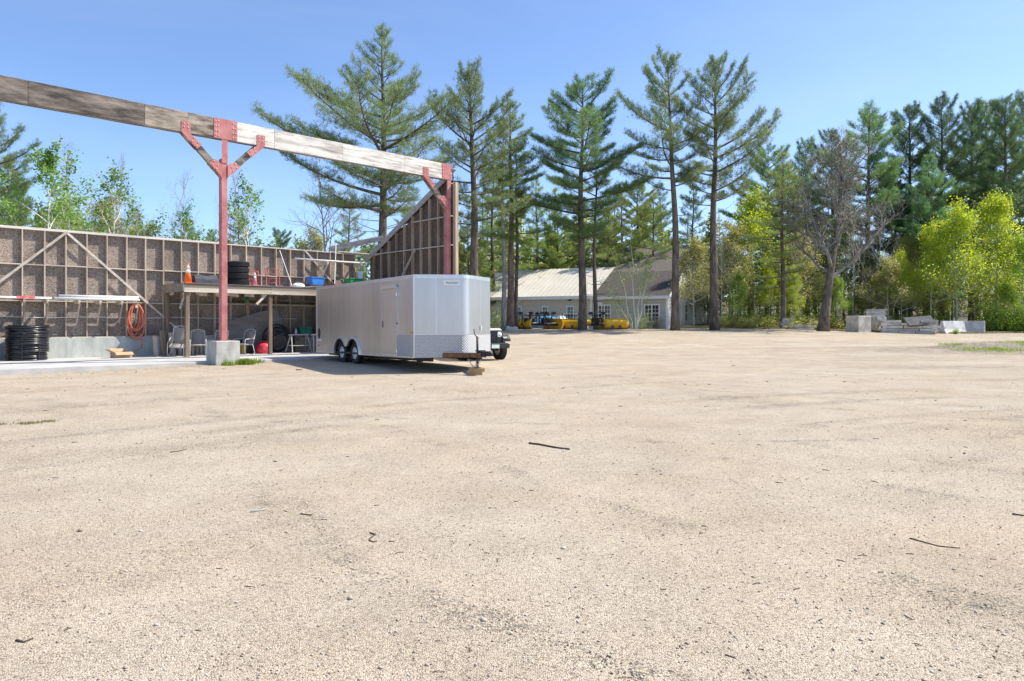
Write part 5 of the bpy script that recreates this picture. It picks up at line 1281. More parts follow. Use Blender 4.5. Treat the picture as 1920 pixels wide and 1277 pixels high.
def mb_np(m):
    """quads of an MB (tubes without caps) to numpy tris"""
    v = np.array(m.v, np.float32); tri = []
    for f in m.f:
        for i in range(1, len(f)-1): tri.append((f[0], f[i], f[i+1]))
    return v, np.array(tri, np.int32)

def pine(seed, H, cb, Rr, prof, e_low, e_top, curl, nb, asym=(0,0), dens=1.0, tr=.25, nlen=.20, nw=.022, k=8, lean=(0,0), dead=8, simple=False, droop=0, gaps=.0, tshift=0):
    r = random.Random(seed); wood = MB(); trunk = MB(); TP, TD, TT = [], [], []
    def axis(h): q = h/H; return Vector((lean[0]*q*q+.22*math.sin(q*5+seed)*q*(1-q)*2+.10*math.sin(q*17+seed*3)*q*(1-q), lean[1]*q*q+.3*math.sin(q*7+seed*2)*q*(1-q), h))
    n = 14
    trunk.tube([axis(H*i/n*.985)-(Vector((0,0,.3)) if i == 0 else Vector()) for i in range(n+1)], [max(.02, tr*(1.25 if i == 0 else 1)*(1-i/n)**.8+.015) for i in range(n+1)], 9)
    def limb(p, az, el, L, rad_, alive, dn):
        pts = [p.copy()]; d_el = el; seg = 6; q = p.copy(); a2 = az
        for i in range(seg):
            d_el = el+curl*(i/seg)**1.3-droop*math.sin(math.pi*i/seg); a2 += r.uniform(-.10,.10)
            q = q+Vector((math.cos(a2)*math.cos(d_el), math.sin(a2)*math.cos(d_el), math.sin(d_el)))*(L/seg); pts.append(q.copy())
        wood.tube(pts, [max(.006, rad_*(1-i/(seg+.5))) for i in range(seg+1)], 4 if not simple else 3, cap=False)
        def at(s): x = s*seg; i = min(int(x), seg-1); return pts[i].lerp(pts[i+1], x-i), (pts[i+1]-pts[i]).normalized()
        tone = r.uniform(.1, .9)
        if not alive:
            for s in (r.uniform(.3,.6), r.uniform(.5,.9)):
                c, d = at(s); e = c+(d+Vector((r.uniform(-1,1), r.uniform(-1,1), r.uniform(-.3,.5)))*.8)*L*.18; wood.tube([c, e], [rad_*.35, .004], 3, cap=False)
            return
        nbl = max(5, int(L*6.5*dn))
        for j in range(nbl):
            s = .20+.80*(j+r.random()*.7)/nbl; s = min(s, .99)
            if r.random() < gaps*(1-s): continue
            c, d = at(s); side = -1 if j % 2 else 1
            ang = rad(r.uniform(32, 62))*side
            dd = Vector((d.x*math.cos(ang)-d.y*math.sin(ang), d.x*math.sin(ang)+d.y*math.cos(ang), d.z*.7+r.uniform(.0,.32))).normalized()
            lb = L*.34*(1.08-s*.80)*r.uniform(.7,1.25)+.15
            e = c+dd*lb
            if not simple or j % 2 == 0: wood.tube([c, c.lerp(e,.5)+Vector((0,0,-.03*lb)), e], [rad_*.22+.004, .006, .004], 3, cap=False)
            nt = max(2, int(lb*(17 if not simple else 5.5)*dn))
            for m_ in range(nt):
                qq = .25+.8*(m_+r.random())/nt
                pos = c.lerp(e, min(qq,1.04)); sp_ = lb*.20
                pos = pos+Vector((r.gauss(0,sp_*.6), r.gauss(0,sp_*.6), r.gauss(.02,sp_*.28)))
                TP.append(pos); TD.append((dd+Vector((0,0,.55))).normalized()); TT.append(min(1,max(0,tone*.55+r.random()*.45)))
        c, d = at(.97)
        for m_ in range(3): TP.append(c+Vector((r.gauss(0,.08),)*3)); TD.append(d); TT.append(tone)
    az = r.uniform(0,6.28)
    for i in range(nb):
        t = (i+.5)/nb; tt = t
        h = H*(cb+(1-cb)*tt**.92)*1.0; h = min(h, H*.975)
        az += 2.399+r.uniform(-.5,.5)
        pr = np.interp(t, [q[0] for q in prof], [q[1] for q in prof])
        L = Rr*pr*(r.uniform(.62,1.22) if r.random() > .08 else r.uniform(.25,.5))
        L *= 1+(asym[0]*math.cos(az)+asym[1]*math.sin(az))*(1.15-t)
        if L < .25: L = .25
        el = rad(e_low+(e_top-e_low)*t**1.2)+r.uniform(-.14,.14)
        limb(axis(h), az, el, L, .012+.016*L, True, dens)
    for i in range(dead):
        h = H*cb*r.uniform(.35, 1.02); limb(axis(h), r.uniform(0,6.28), rad(r.uniform(-12,18)), Rr*r.uniform(.25,.65), .025, False, 1)
    top = axis(H*.985)
    for m_ in range(int(14*dens)): TP.append(top+Vector((r.gauss(0,.12), r.gauss(0,.12), r.uniform(-.8,.35)))); TD.append(Vector((r.gauss(0,.4), r.gauss(0,.4), 1))); TT.append(r.random())
    nv, nf, nt_ = needles([tuple(p) for p in TP], [tuple(p) for p in TD], TT, k, nlen, nw, seed)
    return trunk, wood, (nv, nf, nt_)

def plant_tree(name, label, cat, parts, loc, bark, leaf, rotz=0, scale=1, group=None, leafname='crown'):
    trunk, wood, (nv, nf, nt_) = parts
    t = thing(name, label, cat, loc, rotz, group); t.scale = (scale,)*3; HT[t.name] = max(max(v[2] for v in trunk.v), float(nv[:,2].max()) if len(nv) else 0)
    to = trunk.build('trunk', M[bark], t, smooth=True)
    if wood.v:
        wv, wf = mb_np(wood); np_obj('branches', wv, wf, M[bark], t, smooth=True, kind='stuff')
    if len(nv): np_obj(leafname, nv, nf, M[leaf], t, tint=nt_)
    return t
HT = {}
def fit(src, xp, Y, ytop):
    x = px(xp, Y); return (CAM_H+(606-ytop)/F*Y-G(x, Y))/HT[src.name]
def clone(src, label, x, Y, s, rotz, leaf=None, bark=None, group=None, sx=1):
    c = copy_tree(src); c.location = (x, Y, G(x,Y)-.05); c.rotation_euler = (0,0,rotz); c.scale = (s*sx, s*sx, s); c['label'] = label
    if group: c['group'] = group
    for ch in c.children:
        if leaf and ch.name.startswith('crown'):
            ch.material_slots[0].link = 'OBJECT'; ch.material_slots[0].material = M[leaf]
        elif bark and not ch.name.startswith('crown'):
            ch.material_slots[0].link = 'OBJECT'; ch.material_slots[0].material = M[bark]
    return c

def decid(seed, H, tr, nmain, spread, lv=2, leafk=6, lsize=.10, lscat=.12, start=.35, up=.35, fork=None, lean=(0,0), twig=4, sides=7, bend=0.15, kidlen=.55, leaf_prob=1.0, el0=(25,60)):
    r = random.Random(seed); trunk = MB(); wood = MB(); LP, LT = [], []
    n = 10
    def axis(h): q = h/H; return Vector((lean[0]*q+.02*H*math.sin(q*6+seed)*q, lean[1]*q+.015*H*math.cos(q*5+seed*2)*q, h))
    tops = H*(.92)
    trunk.tube([axis(tops*i/n)-(Vector((0,0,.3)) if i == 0 else Vector()) for i in range(n+1)], [max(.012, tr*(1.35 if i == 0 else 1)*(1-i/n*.95)) for i in range(n+1)], sides)
    def rec(p, d, L, rr, lev):
        seg = 4 if lev >= 1 else 2; pts = [p.copy()]; q = p.copy(); dd = d.copy()
        for i in range(seg):
            dd = (dd+Vector((r.gauss(0,bend), r.gauss(0,bend), r.gauss(0,bend)+up*.22))).normalized(); q = q+dd*(L/seg); pts.append(q.copy())
        wood.tube(pts, [max(.004, rr*(1-.8*i/seg)) for i in range(seg+1)], 5 if lev >= 2 else 3, cap=False)
        if lev == 0:
            if r.random() < leaf_prob:
                tone = r.random()
                for i in range(1, len(pts)): LP.append(pts[i]); LT.append(tone)
                LP.append(pts[0].lerp(pts[1], .5)); LT.append(tone)
            return
        nk = twig+(1 if lev > 1 else 0)
        for j in range(nk):
            s = .25+.75*(j+r.random()*.8)/nk; x = min(s,.99)*seg; i = int(x); c = pts[i].lerp(pts[i+1], x-i)
            ax = dd.orthogonal(); ax.rotate(Matrix.Rotation(r.uniform(0,6.28), 3, dd)); nd = (dd*math.cos(.75)+ax*math.sin(.75)*r.uniform(.6,1.1)).normalized()
            rec(c, nd, L*kidlen*r.uniform(.7,1.2)*(1.15-.5*s), rr*.45, lev-1)
        rec(pts[-1], dd, L*kidlen*.8, rr*.3, lev-1)
    az = r.uniform(0,6.28)
    for i in range(nmain):
        t = (i+.5)/nmain; h = H*(start+(.93-start)*t); az += 2.4+r.uniform(-.6,.6); el = rad(el0[0]+(el0[1]-el0[0])*t)
        L = spread*(1.05-.72*t)*r.uniform(.75,1.2)
        rec(axis(h), Vector((math.cos(az)*math.cos(el), math.sin(az)*math.cos(el), math.sin(el))), L, tr*.38*(1.05-.7*t)+.008, lv)
    if fork:
        for dx, dy, L in fork: rec(axis(H*start), Vector((dx, dy, 1)).normalized(), L, tr*.6, lv)
    if LP and leafk: lv_ = leaves([tuple(p) for p in LP], LT, leafk, lsize, lscat, seed)
    else: lv_ = (np.zeros((0,3)), np.zeros((0,3), int), np.zeros(0))
    return trunk, wood, lv_

WP = [(0,.75),(.15,1.0),(.45,.85),(.7,.55),(.88,.3),(1,.10)]
# ---- hero pines (position, height read off the photo)
def hp(xp, Y): x = px(xp, Y); return (x, Y, G(x, Y)-.05)
t1 = plant_tree('pine_tree', 'tall spreading pine rising behind the timber walls, tallest tree in the photo', 'pine tree',
    pine(11, 18.9, .40, 5.4, [(0,.85),(.2,1.0),(.42,.98),(.56,.62),(.70,.34),(.85,.19),(1,.09)], 2, 40, .45, 70, asym=(-.2,-.1), dens=.82, tr=.33, dead=16, nlen=.21, nw=.022, k=8, gaps=.4), hp(716, 42), 'bark', 'n_white', 0)
t2 = plant_tree('pine_tree', 'grey-green pine just right of the red end column', 'pine tree',
    pine(23, 17.0, .42, 3.6, [(0,.9),(.3,1),(.6,.9),(.85,.55),(1,.2)], 0, 62, .5, 52, dens=.85, tr=.34, dead=10, gaps=.4, lean=(-.6,0)), hp(890, 46), 'bark', 'n_white', 1.0)
t3 = plant_tree('pine_tree', 'narrow dark pine with short level branches behind the trailer nose', 'pine tree',
    pine(31, 16.8, .42, 2.7, [(0,.9),(.3,1),(.7,.55),(.9,.25),(1,.08)], -4, 35, .35, 46, dens=1.0, tr=.28, dead=12, k=7), hp(957, 52), 'bark_r', 'n_red', .4)
t4 = plant_tree('pine_tree', 'dense green pine with feathery layered boughs before the low building', 'pine tree',
    pine(43, 18.0, .36, 4.4, [(0,.80),(.2,1.0),(.5,.85),(.75,.66),(.9,.52),(1,.25)], 0, 40, .40, 50, gaps=.25, dens=1.15, tr=.31, dead=14, k=7, nlen=.22, nw=.023), hp(1092, 51.5), 'bark', 'n_blue', 2.2)
t5 = plant_tree('pine_tree', 'tall sparse pine with a bare trunk, left of the twin pines before the house', 'pine tree',
    pine(57, 20.0, .50, 4.0, [(0,1.15),(.2,.9),(.5,.78),(.75,.52),(.9,.32),(1,.14)], 4, 52, .55, 40, asym=(-.35,0), dens=.95, tr=.30, dead=10, gaps=.35, lean=(-.55,0)), hp(1266, 51.5), 'bark', 'n_white', 0)
t6 = plant_tree('pine_tree', 'tall upswept pine, right of the twin pines before the house', 'pine tree',
    pine(66, 19.6, .46, 4.2, [(0,.8),(.2,1.0),(.5,.88),(.75,.6),(.9,.38),(1,.16)], 6, 52, .62, 50, asym=(.22,0), dens=1.0, tr=.32, dead=12, gaps=.35), hp(1340, 51.8), 'bark', 'n_white', 0)
t7 = plant_tree('pine_tree', 'thin olive pine between the twin pines and the leaning bare tree', 'pine tree',
    pine(71, 13.6, .22, 2.6, [(0,.9),(.3,1),(.7,.6),(1,.1)], -5, 40, .35, 50, dens=.9, tr=.20, dead=8, gaps=.3), hp(1468, 55), 'bark', 'n_olive', 1.2)
t8 = plant_tree('pine_tree', 'slender half-grown pine just right of the dense layered pine', 'pine tree',
    pine(78, 13.4, .40, 2.8, [(0,.8),(.4,1),(.7,.7),(1,.2)], 0, 30, .35, 36, dens=.9, tr=.17, dead=14, gaps=.3), hp(1117, 52.6), 'bark', 'n_olive', .5)
# two more bare-stemmed trunks beside the narrow pine
t9 = plant_tree('pine_tree', 'pale thin pine trunk left of the dark one behind the trailer nose', 'pine tree',
    pine(83, 15.0, .55, 2.2, [(0,.9),(.4,1),(1,.2)], -4, 30, .3, 26, dens=.8, tr=.19, dead=10), hp(944, 51.0), 'bark_g', 'n_olive', .9)
t10 = plant_tree('pine_tree', 'thin dark pine trunk nearest the leftmost snow plow', 'pine tree',
    pine(89, 13.6, .45, 2.3, [(0,.9),(.4,1),(1,.2)], -8, 25, .3, 30, dens=.85, tr=.15, dead=10), hp(968, 52.6), 'bark', 'n_red', 2.0)
# right-hand dark pines
t11 = plant_tree('pine_tree', 'dark dense pine behind the bright maples at the right', 'pine tree',
    pine(97, 21.5, .30, 3.5, [(0,.9),(.3,1),(.6,.9),(.85,.6),(1,.2)], 0, 50, .5, 62, dens=.95, tr=.30, dead=8, k=8, nlen=.22, nw=.024), hp(1765, 66), 'bark', 'n_dark', .3)
t12 = plant_tree('pine_tree', 'soft light green young pine beside the bare leaning tree', 'pine tree',
    pine(101, 15.3, .18, 3.6, [(0,1),(.4,.85),(.7,.55),(1,.1)], 0, 40, .45, 60, dens=1.1, tr=.2, dead=2, k=7, nlen=.22, nw=.023), hp(1742, 62), 'bark', 'n_light', .8)
# rest of the individual pines are copies, each turned, scaled and tinted differently
for src, lab, xp, Y, yt, rz_, leaf in (
    (t11, 'dark pine at the far right edge of the photo, nearer one', 1885, 66, 172, 2.0, 'n_dark'),
    (t11, 'dark pine at the right photo edge, standing behind its neighbour', 1928, 70, 165, 4.0, 'n_dark'),
    (t11, 'dark pine left of the tallest dark pine at the right', 1705, 68, 188, 1.1, 'n_dark'),
    (t4, 'green pine top showing above the bare leaning tree', 1628, 66, 195, .8, 'n_blue'),
    (t11, 'dark pine between the two bright maples', 1822, 72, 185, 5.2, 'n_dark'),
    (t4, 'green pine rising right of the upswept twin pine', 1440, 66, 262, 3.0, 'n_blue'),
    (t12, 'round green pine right behind the first bright tree', 1478, 68, 300, .5, 'n_blue'),
    (t4, 'green pine behind the left twin pine near the house roof', 1195, 70, 330, 5.0, 'n_olive'),
    (t7, 'olive pine right of the low building roof', 1165, 66, 345, 2.5, 'n_olive'),
    (t7, 'olive pine behind the narrow dark pine', 1005, 66, 330, 3.5, 'n_red'),
    (t12, 'soft green pine just left of the dense layered pine', 1045, 67, 372, 1.4, 'n_red'),
    (t7, 'green pine behind the trailer and the narrow pine', 925, 62, 300, .5, 'n_red'),
    (t12, 'olive pine low behind the red end column', 878, 60, 400, .9, 'n_olive'),
    (t12, 'wide soft pine behind the slender half-grown pine', 1140, 64, 390, 3.3, 'n_olive'),
    (t7, 'small pine half hidden behind the spreading pine trunk', 655, 58, 372, 1.5, 'n_olive'),
    (t7, 'olive pine low between the spreading pine and the gable', 760, 56, 385, 4.5, 'n_olive'),
    (t7, 'green pine filling the gap left of the left twin pine', 1225, 64, 360, 1.9, 'n_red'),
    (t2, 'grey-green pine at the far left photo edge behind the wall', -22, 40, 170, 2.0, 'n_white'),
    (t12, 'rounded dark pine at the left photo edge, standing lower', 15, 44, 285, 2.8, 'n_red'),
    (t3, 'small dark pine right behind the red column', 448, 62, 385, .2, 'n_dark'),
    (t4, 'small open pine on the skyline between red column and spreading pine', 526, 66, 425, 1.0, 'n_blue'),
    (t12, 'small pine on the skyline behind the wall left of the red column', 352, 68, 405, 2.6, 'n_blue'),
    (t12, 'small pine tip on the skyline above the middle of the back wall', 395, 72, 425, 1.6, 'n_red'),
    (t6, 'pale pine top beyond the right photo edge trees', 1850, 84, 178, 2.1, 'n_white'),
    (t7, 'slim dark pine behind the two-storey house', 1300, 76, 345, .6, 'n_dark'),
    (t7, 'slim olive pine behind the house, left of its gable', 1238, 78, 340, 3.6, 'n_dark'),
    (t11, 'dark pine beyond the leaning bare tree', 1560, 74, 235, 3.1, 'n_dark'),
    (t11, 'dark pine beyond the thin olive pine', 1510, 78, 255, 5.5, 'n_blue'),
    (t12, 'round green pine behind the bare tree, low at its right', 1680, 66, 300, 4.2, 'n_dark'),
):
    x = px(xp, Y); clone(src, lab, x, Y, fit(src, xp, Y, yt), rz_, leaf, group='pines around the yard')

# ---- broadleaf trees
d1 = plant_tree('bare_tree', 'large leaning grey tree with bare twigs and a dark thick trunk', 'tree',
    decid(5, 14.0, .40, 24, 4.6, lv=3, leafk=1, lsize=.09, lscat=.15, start=.27, up=.5, lean=(2.2,.3), twig=4, sides=10, kidlen=.60, leaf_prob=.6, el0=(32,74), bend=.2), hp(1543, 52.5), 'bark_g', 'l_bud', .2)
[c for c in d1.children if c.name.startswith('trunk')][0].material_slots[0].material = M['bark']
ma = decid(14, 9.8, .11, 20, 2.7, lv=2, leafk=6, lsize=.15, lscat=.26, start=.26, up=.25, twig=4, kidlen=.62, el0=(12,62), bend=.22)
m1 = plant_tree('maple_tree', 'bright yellow-green young tree above the white barrier', 'tree', ma, hp(1793, 57.5), 'ltbark', 'l_bright', 0)
m2 = plant_tree('maple_tree', 'taller bright yellow-green tree right of the barriers', 'tree',
    decid(19, 11.2, .12, 22, 2.5, lv=2, leafk=6, lsize=.15, lscat=.26, start=.24, up=.25, twig=4, kidlen=.62, el0=(12,65), bend=.22), hp(1868, 58.5), 'ltbark', 'l_bright', 1)
for src, lab, xp, Y, yt, rz_, leaf, sx in (
    (m1, 'thin yellow-green tree at the left side of the bright group', 1745, 58, 400, 2.0, 'l_bright', .75),
    (m2, 'green young tree at the right photo edge beside the bright trees', 1918, 57, 430, 3.0, 'l_green', 1.1),
    (m1, 'low bright green tree right of the last barrier', 1888, 56.5, 520, 4.0, 'l_green', 1.3),
    (m1, 'bright yellow-green tree glowing behind the right twin pine', 1412, 62, 335, 1.2, 'l_bright', 1.0),
    (m2, 'olive budding tree right beside the right twin pine', 1370, 60, 400, 2.5, 'l_olive', 1.1),
    (m1, 'short yellow-green sapling left of the thin olive pine', 1442, 57.5, 480, 2.2, 'l_bright', .7),
    (m2, 'short yellow-green sapling just right of the thin olive pine', 1488, 57.0, 500, 3.9, 'l_bright', .8),
    (m1, 'short yellow-green sapling behind the leaning trunk', 1572, 57.5, 510, 5.1, 'l_green', .9),
    (m2, 'short green sapling beside the house gable', 1385, 57.0, 500, 1.1, 'l_green', .9),
    (m1, 'narrow yellow-green sapling behind the long slab pile', 1690, 58.5, 455, 2.6, 'l_bright', .8),
    (m1, 'olive budding tree between the twin pines', 1300, 56.5, 430, .4, 'l_olive', 1.1),
    (m2, 'pale olive budding tree left of the leaning bare tree', 1500, 60, 420, .9, 'l_olive', 1.2),
    (m1, 'pale olive shrub-like tree behind the stacked slabs', 1665, 58, 470, 5.2, 'l_olive', 1.35),
    (m1, 'pale olive tree behind the concrete blocks', 1630, 60, 490, 3.1, 'l_olive', 1.2),
    (m2, 'olive budding tree behind the dark right-hand trunk group', 1700, 61, 430, 4.1, 'l_olive', 1.2),
    (m1, 'green leafy tree over the wall at the far left', 120, 47, 345, 2.0, 'l_green', 1.0),
    (m2, 'low yellow-green tree over the wall left of the red column', 205, 50, 350, 1.0, 'l_olive', 1.1),
    (m1, 'low olive tree showing over the wall right of the red column', 585, 52, 410, .6, 'l_olive', 1.1),
    (m2, 'olive tree over the wall behind the orange cone', 275, 55, 405, .2, 'l_green', 1.3),
):
    x = px(xp, Y); clone(src, lab, x, Y, fit(src, xp, Y, yt), rz_, leaf, group='young broadleaf trees', sx=sx)
b1 = plant_tree('birch_tree', 'slim white birch with fresh leaves behind the wall, left one', 'birch tree',
    decid(25, 9.9, .10, 11, 3.0, lv=2, leafk=8, lsize=.17, lscat=.15, start=.42, up=.5, lean=(1.0,0), twig=3, el0=(20,70), leaf_prob=.75), hp(72, 37), 'birch', 'l_birch', 0)
b2 = plant_tree('birch_tree', 'slim white birch with few leaves behind the wall, right one', 'birch tree',
    decid(29, 9.4, .10, 9, 2.8, lv=2, leafk=7, lsize=.16, lscat=.14, start=.44, up=.5, lean=(1.0,0), twig=3, el0=(15,65), leaf_prob=.45), hp(185, 38), 'birch', 'l_birch', 1)
bs_ = plant_tree('bare_sapling', 'bare grey bushy sapling behind the wall left of the red column', 'sapling',
    decid(37, 8.6, .07, 18, 2.4, lv=2, leafk=0, start=.2, up=.6, twig=4, el0=(35,75)), hp(262, 46), 'ltbark', 'l_bud', 0)
for src, lab, xp, Y, yt, rz_, leaf, sx in (
    (bs_, 'bare sapling between the two birches', 128, 42, 300, 1.0, None, .8),
    (bs_, 'bare sapling close right of the right birch', 222, 44, 330, 2.0, None, .9),
    (bs_, 'tall bare sapling left of the red column', 340, 50, 350, 3.0, None, .8),
    (bs_, 'bare sapling right behind the red column top', 440, 52, 345, 4.0, None, .8),
    (b2, 'leafy birch over the wall between red column and spreading pine', 488, 48, 318, 3.4, 'l_birch', 1.0),
    (b2, 'small leafy birch over the wall left of the red column', 350, 47, 372, 5.0, 'l_birch', 1.0),
    (bs_, 'bare branchy sapling left of the spreading pine', 608, 44, 345, 5.0, None, 1.5),
    (bs_, 'bare sapling leaning over the slab stack', 1600, 59, 420, .5, None, 1.1),
    (bs_, 'bare sapling behind the big square block', 1650, 60, 400, 2.9, None, 1.1),
    (bs_, 'bare sapling behind the concrete pieces', 1497, 58, 400, 1.9, None, .9),
    (bs_, 'bare sapling right of the house gable', 1352, 57, 420, 4.4, None, .8),
):
    x = px(xp, Y); clone(src, lab, x, Y, fit(src, xp, Y, yt), rz_, leaf, group='saplings and birches', sx=sx)
# multi-stem birch before the grey house
bc = thing('birch_clump', 'many-stemmed pale birch before the grey house windows', 'birch tree', hp(1190, 52.5), 0)
rr = random.Random(12); TR = MB(); WD = MB(); LPs = []; LTs = []
for dx, dy, Hh in ((-1.1,.1,6.0), (-.2,-.1,7.5), (1.25,.0,6.2), (.5,.3,5.0), (-1.6,.2,3.6)):
    n = 8; pts = [Vector((.12*dx+dx*(i/n)**1.25*1.3+rr.uniform(-.13,.13), dy*i/n+rr.uniform(-.1,.1), Hh*i/n-.1)) for i in range(n+1)]
    TR.tube(pts, [.045*(1-i/n*.85) for i in range(n+1)], 6)
    for j in range(26):
        i = rr.uniform(3.6, n-.2); c = pts[int(i)].lerp(pts[int(i)+1], i % 1); d = Vector((rr.gauss(0,1), rr.gauss(0,1), .6)).normalized()
        e = c+d*rr.uniform(.4,1.1); WD.tube([c, e], [.012,.004], 3, cap=False); tone = rr.random()
        for q in (.4,.6,.8,1): LPs.append(tuple(c.lerp(e,q))); LTs.append(tone)
TR.build('trunk', M['birch'], bc, smooth=True); wv, wf = mb_np(WD); np_obj('branches', wv, wf, M['ltbark'], bc, kind='stuff')
v_, f_, t_ = leaves(LPs, LTs, 4, .11, .16, 5); np_obj('crown', v_, f_, M['l_green'], bc, tint=t_)

# ---- deep woods: one mass of trees too far off to tell apart
def woods(name, label, spots, templates, m):
    VS, FS, TS = [], [], []; off = 0; rr = random.Random(77)
    for (x, y, s) in spots:
        v, f, t = templates[rr.randrange(len(templates))]; a = rr.uniform(0,6.28); ca, sa = math.cos(a), math.sin(a)
        vv = np.stack([v[:,0]*ca-v[:,1]*sa, v[:,0]*sa+v[:,1]*ca, v[:,2]], 1)*s+np.array([x, y, G(x,y)-.2])
        VS.append(vv); FS.append(f+off); TS.append(np.clip(t*.75+rr.uniform(-.15,.3), 0, 1)); off += len(v)
    o = np_obj(name, np.concatenate(VS), np.concatenate(FS), m, tint=np.concatenate(TS), kind='stuff'); o['label'] = label; o['category'] = 'woods'
def low_pine(seed, H, cb=.12):
    tk, wd, (nv, nf, nt_) = pine(seed, H, cb, 3.0, [(0,1),(.4,.85),(.7,.55),(1,.1)], -5, 40, .35, 34, dens=.62, tr=.2, dead=3, simple=True, k=3, nlen=.32, nw=.055)
    m = MB(); m.v = tk.v+wd.v; o = len(tk.v); m.f = tk.f+[tuple(i+o for i in f) for f in wd.f]
    wv, wf = mb_np(m); return np.concatenate([nv, wv]), np.concatenate([nf, wf+len(nv)]), np.concatenate([nt_, np.zeros(len(wv))])
def low_dec(seed, H):
    tk, wd, (nv, nf, nt_) = decid(seed, H, .12, 11, 2.8, lv=2, leafk=2, lsize=.30, lscat=.26, start=.2, up=.4, twig=3)
    m = MB(); m.v = tk.v+wd.v; o = len(tk.v); m.f = tk.f+[tuple(i+o for i in f) for f in wd.f]
    wv, wf = mb_np(m); return np.concatenate([nv, wv]), np.concatenate([nf, wf+len(nv)]), np.concatenate([nt_, np.zeros(len(wv))])
M['l_thicket'] = leafmat('thicket_leaves', (.27,.33,.07), (.62,.66,.19), .72)
tp = [low_pine(201, 13), low_pine(202, 14.5, .2), low_pine(203, 12)]
td = [low_dec(211, 9), low_dec(212, 8)]
rw = random.Random(5); spots = []
for row, (Y, step, s0) in enumerate(((76, 3.4, 1.0), (88, 4.0, 1.1), (102, 4.6, 1.25))):
    x = px(845, Y)
    while x < px(2010, Y):
        xp = 960+x/Y*F; s = s0
        if 1200 < xp < 1335: s *= .74
        if xp > 1650: s *= 1.2
        spots.append((x+rw.uniform(-1,1), Y+rw.uniform(-3,3), s*rw.uniform(.8,1.08))); x += step
woods('distant_pine_woods', 'distant dark pine woods filling the gaps behind the yard trees', spots, tp, M['n_olive'])
spots = []
for Y, step, a, b, s0 in ((60.5, 2.2, 1345, 1960, .58), (65, 2.5, 1340, 1960, .92), (70, 2.8, 1330, 1800, 1.15), (66, 2.6, 850, 1130, .72), (69.5, 2.4, 850, 1165, 1.0), (74, 2.4, 850, 1345, 1.25), (80, 2.8, 850, 1990, 1.0)):
    x = px(a, Y)
    while x < px(b, Y): spots.append((x+rw.uniform(-.8,.8), Y+rw.uniform(-1.5,1.5), s0*rw.uniform(.7,1.15))); x += step
woods('broadleaf_thicket', 'thicket of budding young broadleaf trees behind the yard edge', spots, td, M['l_thicket'])
spots = []
for Y, step, a, b in ((54, 2.8, -120, 720), (62, 3.2, -120, 720)):
    x = px(a, Y)
    while x < px(b, Y):
        xp = 960+x/Y*F; yt = float(np.interp(xp, [0,120,250,320,420,520,620,720], [385,390,395,432,440,455,450,440]))+rw.uniform(-12,22)
        spots.append((x+rw.uniform(-.8,.8), Y+rw.uniform(-2,2), (CAM_H+(606-yt)/F*Y-G(x,Y))/9.6)); x += step
woods('hedge_thicket', 'low green thicket along the skyline behind the back wall', spots, td, M['n_red'])

# ---- shrubs and undergrowth at the yard edge
def bush_mass(name, label, spots, m, lsize, k, kind='stuff', seed=1, hgt=1.0):
    rr = random.Random(seed); P, T = [], []; st = MB()
    for x, y, s in spots:
        z = G(x, y)
        for j in range(int(14*s)+5):
            a = rr.uniform(0,6.28); q = rr.uniform(.1,.6); L = s*rr.uniform(.5,1.2)*hgt
            b = Vector((x+rr.gauss(0,.25*s), y+rr.gauss(0,.2*s), z-.05)); e = b+Vector((math.cos(a)*q, math.sin(a)*q, 1)).normalized()*L
            st.tube([b, e], [.012,.004], 3, cap=False); tone = rr.random()
            for i in range(5): P.append(tuple(b.lerp(e, .25+.17*i)+Vector((rr.gauss(0,.10*s),rr.gauss(0,.10*s),rr.gauss(0,.06))))); T.append(tone)
    v, f, t = leaves(P, T, k, lsize, .09, seed); wv, wf = mb_np(st)
    o = np_obj(name, np.concatenate([v, wv]), np.concatenate([f, wf+len(v)]), m, tint=np.concatenate([t, np.zeros(len(wv))]), kind=kind)
    o['label'] = label; o['category'] = 'undergrowth'
sp_ = []
for i in range(46):
    xp = rw.uniform(1350, 1535); Y = rw.uniform(54.5, 59); sp_.append((px(xp,Y), Y, rw.uniform(.5,1.25)))
for i in range(40):
    xp = rw.uniform(1560, 1740); Y = rw.uniform(56, 60); sp_.append((px(xp,Y), Y, rw.uniform(.6,1.5)))
bush_mass('olive_undergrowth', 'yellowish budding undergrowth along the yard edge around the concrete stock', sp_, M['l_olive'], .11, 3, seed=2)
sp_ = []
for i in range(46):
    xp = rw.uniform(1852, 1960); Y = rw.uniform(55.5, 59); sp_.append((px(xp,Y), Y, rw.uniform(.8,2.0)))
for i in range(22):
    xp = rw.uniform(1350, 1540); Y = rw.uniform(56, 60); sp_.append((px(xp,Y), Y, rw.uniform(.6,1.6)))
for i in range(18):
    xp = rw.uniform(1560, 1800); Y = rw.uniform(57, 60); sp_.append((px(xp,Y), Y, rw.uniform(.6,1.6)))
bush_mass('green_undergrowth', 'fresh green undergrowth below the bright trees at the yard edge', sp_, M['l_green'], .13, 4, seed=3)
